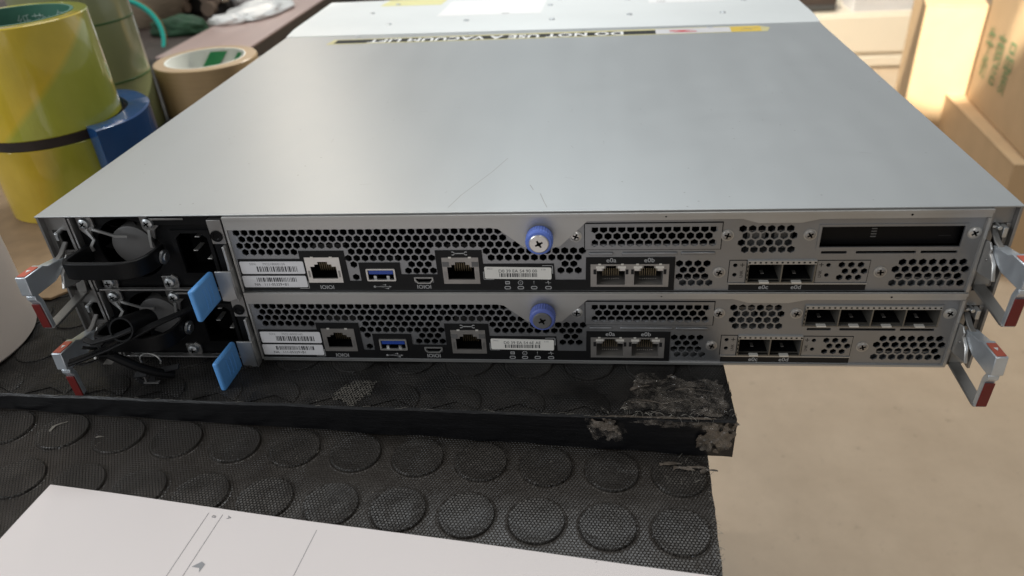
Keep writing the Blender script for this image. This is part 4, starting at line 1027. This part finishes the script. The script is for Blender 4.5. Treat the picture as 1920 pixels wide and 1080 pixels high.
# tall roll of greenish film
GC = (-207,372); q = MB()
q.lathe([(38,0),(48,0),(49,1),(49,186),(48,187),(38,187)], (*GC,ZU+.6), (0,0,1), 'film_green', 64, close=False)
o = q.build('film_roll', None, loc=(*GC,ZU+.6)); tag(o, 'tall roll of clear greenish film behind the blue and yellow tape', 'film roll')
q = MB()
for z in (52,104,150): q = MB(); q.lathe([(48.9,0),(49.25,.2),(49.25,1.8),(48.9,2)], (*GC,ZU+z), (0,0,1), 'film_line', 64, close=False); q.build('seam_ring', o)
q = MB(); q.lathe([(38,0),(38,186.5),(35.5,186.5),(35.5,0),(38,0)], (*GC,ZU+.6), (0,0,1), 'core_board', 48, close=False); q.build('core', o)

# tan tape roll
TC = (-125,433); q = MB()
tt, tk = roll('tape_roll', 'tan brown packing tape roll with white and green printed core', TC, 51, ZU+.6, -36, 'tan_tape', 38.5, inner='core_white', rim=1.2)
q = MB()
q.lathe([(38.2,3),(38.2,49)], (*TC,ZU+1), (0,0,1), 'core_white', 40, a0=0, a1=PI*2, close=False)
for t0,t1 in ((2.35,2.85),(1.75,1.95)):
    vs = []; N = 12
    for i in range(N+1):
        s_ = i/N; t = t0+(t1-t0)*s_
        for dt, z in ((0,8),(.95,48)): vs.append((TC[0]+37.9*math.cos(t-dt),TC[1]+37.9*math.sin(t-dt),ZU+z))
    q.add(vs, [(2*i,2*i+1,2*i+3,2*i+2) for i in range(N)], 'core_leaf')
q.text('胶', 11, lambda x,y,z: (TC[0]+37.6*math.cos(2.0-x/37.6), TC[1]+37.6*math.sin(2.0-x/37.6), ZU+36+y), 'core_white')
q.build('core_print', tt)

# turquoise tape ring leaning by the film roll
q = MB(); c = Vector((-378,705,-70)); axis = Vector((.62,-.74,.35)).normalized()
q.lathe([(46,-7),(50,-7),(50,7),(46,7),(46,-7)], c, axis, 'teal', 64, close=False); q.lathe([(50,-6.6),(52,-6),(52,6),(50,6.6)], c, axis, 'teal_edge', 64, close=False)
o = q.build('tape_ring', None, loc=tuple(c)); tag(o, 'thin turquoise tape ring standing on edge behind the greenish film roll', 'tape ring')

# big white roll at the left edge
q = MB(); WC = (-106,6)
q.lathe([(28,0),(53,0),(55,2),(55.4,40),(55,110),(53,112),(28,112)], (*WC,ZU+.6), (0,0,1), 'roll_white', 64, close=False)
o = q.build('film_roll', None, loc=(*WC,ZU+.6)); tag(o, 'thick off-white roll standing at the left edge beside the server levers', 'film roll')
q = MB(); q.lathe([(28,0),(28,112.5),(25,112.5),(25,0),(28,0)], (*WC,ZU+.6), (0,0,1), 'core_board', 40, close=False); q.build('core', o)

# pink plank beyond, things lying on it
q = MB(); q.box(-303,-190,640,1300,-123,-87,'plank_edge'); q.box(-304,-188,638,1302,-87,-84,'plank_pink')
o = q.build('plank', None, .8, loc=(-233,970,-123)); tag(o, 'long pinkish plank with dark edge running back beside the server', 'plank')
q = MB(); q.box(-900,-306,640,1300,-123,-90,'dark_wood'); o = q.build('wooden_panel', None, 2, loc=(-600,970,-123)); tag(o, 'dark brown wooden panel at the back left, under the twine and machine', 'panel')
q = MB(); c = (-455,905,-88)
q.lathe([(20,0),(52,0),(62,20),(66,48),(60,78),(44,96),(20,98)], c, (.12,-.2,1), 'twine', 48)
o = q.build('twine_ball', None, loc=c); tag(o, 'fat beige ball of twine at the back, left of the dark machine', 'twine')
mach = empty('small_machine', (-395,975,-90), 'dark brown small machine with rings, beside the beige twine at the back', 'machine')
q = MB(); q.box(-436,-330,930,1040,-90,-40,'machine_dark'); q.box(-425,-350,945,1020,-40,-12,'machine_brown'); q.build('body', mach, 4)
q = MB(); q.lathe([(14,0),(24,0),(24,14),(14,14),(14,0)], (-405,925,-48), (.3,-1,.2), 'machine_brown', 28, close=False); q.build('ring', mach)
q = MB(); q.lathe([(10,0),(19,0),(19,16),(10,16),(10,0)], (-352,930,-58), (.3,-1,.2), 'machine_brown', 28, close=False); q.build('ring', mach)
q = MB(); q.tube([(-430,925,-20),(-400,905,-5),(-360,910,-8),(-335,930,-30),(-330,925,-70)], 7, 'twine', 10); q.build('hose', mach)
q = MB(); q.cyl((-420,915,-72),(-385,905,-72),8,'machine_brown',14); q.build('knob', mach); q = MB(); q.cyl((-345,905,-74),(-345,890,-74),11,'machine_brown',14); q.build('knob', mach)
def lump(name, label, cat, c, r, sc, mat, seed):
    bm = bmesh.new(); bmesh.ops.create_icosphere(bm, subdivisions=4, radius=1)
    q = MB(); vs = []
    for v in bm.verts:
        k = 1+.22*mnoise.noise(v.co*1.6+Vector((seed,0,0)))+.10*mnoise.noise(v.co*4+Vector((0,seed,0)))
        vs.append((c[0]+v.co.x*r*sc[0]*k, c[1]+v.co.y*r*sc[1]*k, max(c[2], c[2]+(v.co.z+.55)*r*sc[2]*k)))
    q.add(vs, [tuple(v.index for v in f.verts) for f in bm.faces], mat); bm.free()
    o = q.build(name, None, loc=tuple(c), angle=60); tag(o, label, cat); return o
lump('green_cloth', 'dark green crumpled cloth in front of the small machine', 'cloth', (-352,800,-90), 40, (1.2,.6,.4), 'green_rag', 3)
lump('plastic_bag', 'bright white crumpled plastic bag lying on the pink plank', 'plastic bag', (-262,905,-84), 44, (1.0,1.6,.22), 'plastic_bag', 5)
lump('plastic_bag', 'small white plastic bag at the near left edge of the plank', 'plastic bag', (-287,830,-84), 20, (1.5,.9,.4), 'plastic_bag', 8)
lump('plastic_wrap', 'pale translucent wrap heaped beside the small machine', 'wrap', (-330,1010,-88), 44, (.8,1.2,.6), 'ribbed_white', 11)

# ------------------------------------------------------------------ boxes and furniture on the right
def box_face(q, o, u, v, mat, pts): q.add([tuple(Vector(o)+Vector(u)*a+Vector(v)*b) for a,b in pts], [tuple(range(len(pts)))], mat)
def carton(label, origin, length, width, z0, z1, rot, group='cardboard boxes on the floor', ink=None):
    """corrugated carton: origin = near left bottom corner; long side runs back from it"""
    c, s_ = math.cos(rot), math.sin(rot)
    D = Vector((-s_, c, 0)); A = Vector((c, s_, 0))
    def T(a, d, z): p = Vector((origin[0],origin[1],0))+A*a+D*d; return (p.x,p.y,z)
    e = empty('cardboard_box', (origin[0],origin[1],z0), label, 'box', group)
    q = MB()
    P = [T(0,0,z0),T(width,0,z0),T(width,length,z0),T(0,length,z0),T(0,0,z1),T(width,0,z1),T(width,length,z1),T(0,length,z1)]
    q.add(P, [(0,3,2,1),(0,1,5,4),(1,2,6,5),(2,3,7,6),(3,0,4,7)], 'cardboard'); q.build('carton', e, 3)
    q = MB()
    for a0,a1 in ((-1,width/2-1),(width/2+1,width+1)):
        q.add([T(a0,-1,z1),T(a1,-1,z1),T(a1,length+1,z1),T(a0,length+1,z1),T(a0,-1,z1+4),T(a1,-1,z1+4),T(a1,length+1,z1+4),T(a0,length+1,z1+4)], [(0,3,2,1),(4,5,6,7),(0,1,5,4),(1,2,6,5),(2,3,7,6),(3,0,4,7)], 'cardboard')
    q.build('flap', e, 1)
    q = MB(); m_ = width/2
    q.add([T(m_-24,-1.4,z1+4.3),T(m_+24,-1.4,z1+4.3),T(m_+24,length+1,z1+4.3),T(m_-24,length+1,z1+4.3),T(m_-24,-1.6,z1-60),T(m_+24,-1.6,z1-60)], [(0,1,2,3),(0,4,5,1)], 'box_tape'); q.build('sealing_tape', e)
    return e, T
RB = math.atan2(34-8, 379)
carton('lowest cardboard box of the right stack, a flat carton under the printed box', (1064,1101), 470, 420, -700, -458, -RB*-1 if False else -.089)
e, T = carton('upright cardboard box with green printed characters, on the flat carton', (1090,1121), 376, 360, -453, -160, -.115)
q = MB()
def onface(x, y, z): return T(-1.2, 250-x, -328+y)
for k,(tx,u,v,r) in enumerate((('易碎',0,0,0),)): pass
for i,(u,v,ch) in enumerate(((26,12,'牛'),(88,12,'商'),(150,12,'品'))):
    q.text(ch, 66, lambda x,y,z,u=u,v=v: T(-1.2, 345-u-x*.75, -352+v+y+24), 'box_ink')
    q.text(('奶','店','质')[i], 52, lambda x,y,z,u=u,v=v: T(-1.2, 345-u-x*.75, -352+v+y-28), 'box_ink')
q.build('box_print', e)
e2, T2 = carton('sunlit cardboard box standing behind the printed box, pale from the sun', (1021,1550), 300, 330, -700, -256, -.28)
cab = empty('cream_cabinet', (1200,2600,-700), 'long cream steel cabinet with horizontal drawer lines in the far background', 'cabinet')
q = MB(); q.box(560,1900,2600,3000,-700,-500,'cream_steel'); q.build('body', cab, 6)
for z0,z1 in ((-640,-508),(-692,-654)):
    q = MB(); q.box(600,1860,2588,2600,z0,z1,'cream_steel'); q.build('drawer', cab, 5)
q = MB(); pts = []
for i in range(49):
    x = 1205+i*12; pts += [(x,2640),(x+2,2620),(x+7,2620),(x+9,2640)]
q.prism(pts+[(1790,2760),(1205,2760)], -500, -420, 'z', 'ribbed_white'); o = q.build('ribbed_tray', None, loc=(1500,2690,-500)); tag(o, 'white ribbed plastic tray on top of the far cream cabinet', 'tray')
q = MB(); q.box(760,1150,2640,2900,-500,-440,'dark_wood'); q.box(765,1145,2634,2640,-494,-474,'bench_leg'); o = q.build('dark_case', None, 4, loc=(950,2760,-500)); tag(o, 'dark brown case on the left end of the far cream cabinet', 'case')

# ------------------------------------------------------------------ floor
q = MB(); q.add([(-6000,-4000,-700),(7000,-4000,-700),(7000,12000,-700),(-6000,12000,-700)], [(0,1,2,3)], 'floor_beige')
o = q.build('floor', None, loc=(0,0,-700)); tag(o, kind='structure')

# ------------------------------------------------------------------ light
wd = bpy.data.worlds.new('World'); S.world = wd; wd.use_nodes = True
bg = wd.node_tree.nodes['Background']; bg.inputs['Color'].default_value = (.93,.97,1,1); bg.inputs['Strength'].default_value = .2
def area(name, loc, target, sx, sy, power, col):
    l = bpy.data.lights.new(name, 'AREA'); l.shape = 'RECTANGLE'; l.size = sx; l.size_y = sy; l.energy = power; l.color = col
    o = bpy.data.objects.new(name, l); COL.objects.link(o); o.location = loc
    o.rotation_euler = (Vector(target)-Vector(loc)).to_track_quat('-Z','Y').to_euler(); return o
area('back_fill_panel', (-.4,3.0,2.7), (.2,.2,-.1), 8, 5, 23, (.94,.98,1))  # added soft panel standing in for the bright room, reflected in the lid
area('window_light', (-1.1,3.0,2.2), (.1,.15,0), .22, 2.8, 11, (1,.87,.72))
area('window_light', (-2.2,2.8,1.5), (.1,.1,0), .9, 1.3, 2.6, (1,.97,.90))
area('window_light', (-.05,3.0,2.4), (.2,.15,0), .15, 2.4, 2.2, (.86,.97,1))
area('left_window', (-1.35,-.9,.85), (.1,0,-.1), 1.2, 1.0, 16, (.92,.96,1))
area('lamp_tube', (.25,1.7,2.45), (.25,-.1,-.1), .5, .35, 20, (.88,.95,1))
area('streak_fill', (.72,-1.9,1.0), (.1,0,-.05), .14, 1.3, 4.2, (1,.98,.94))  # unseen narrow lamp added behind the camera for a streak on the rolls
area('overhead_fill', (.3,.7,2.3), (.4,.45,-.3), 2.0, 1.2, 17, (1,.95,.88))  # added soft fill from above for the paper and the floor
def sunbeam(name, loc, target, deg, power, blend=.12, col=(1,.93,.78)):
    sp = bpy.data.lights.new(name, 'SPOT'); sp.energy = power; sp.spot_size = math.radians(deg); sp.spot_blend = blend; sp.shadow_soft_size = .02; sp.color = col
    so = bpy.data.objects.new(name, sp); COL.objects.link(so); so.location = loc
    so.rotation_euler = (Vector(target)-Vector(loc)).to_track_quat('-Z','Y').to_euler()
sunbeam('sunbeam_box', (.55,-.6,1.3), (1.10,1.58,-.37), 5.6, 1150)
sunbeam('sunbeam_floor', (1.3,.2,1.7), (1.2,1.0,-.7), 26, 26, 1.0)
sunbeam('sunbeam_cabinet', (-.4,.6,1.8), (1.35,2.6,-.6), 24, 620)
sunbeam('sunbeam_lid', (.2,.75,2.2), (.2,.52,0), 14, 62, 1.0, (1,.98,.95))
sunbeam('sunbeam_roll', (1.0,1.7,1.3), (-.105,.45,-.05), 4.2, 150, .3, (1,.94,.82))
sunbeam('sunbeam_print', (-.4,.6,1.6), (1.118,1.30,-.25), 2.2, 420)

# ------------------------------------------------------------------ camera
cam = bpy.data.cameras.new('Camera'); co = bpy.data.objects.new('Camera', cam); COL.objects.link(co)
co.location = (.268252,-.298674,.146443); co.rotation_euler = (1.01322747,.0579902793,.092920798)
cam.sensor_width = 36; cam.lens = 36*1389.95/1920; cam.clip_start = .01; cam.clip_end = 60
cam.dof.use_dof = True; cam.dof.focus_distance = .365; cam.dof.aperture_fstop = 10
S.camera = co
S.view_settings.view_transform = 'Standard'; S.view_settings.look = 'None'; S.view_settings.exposure = .03; S.view_settings.gamma = 1; S.view_settings.use_curve_mapping = False
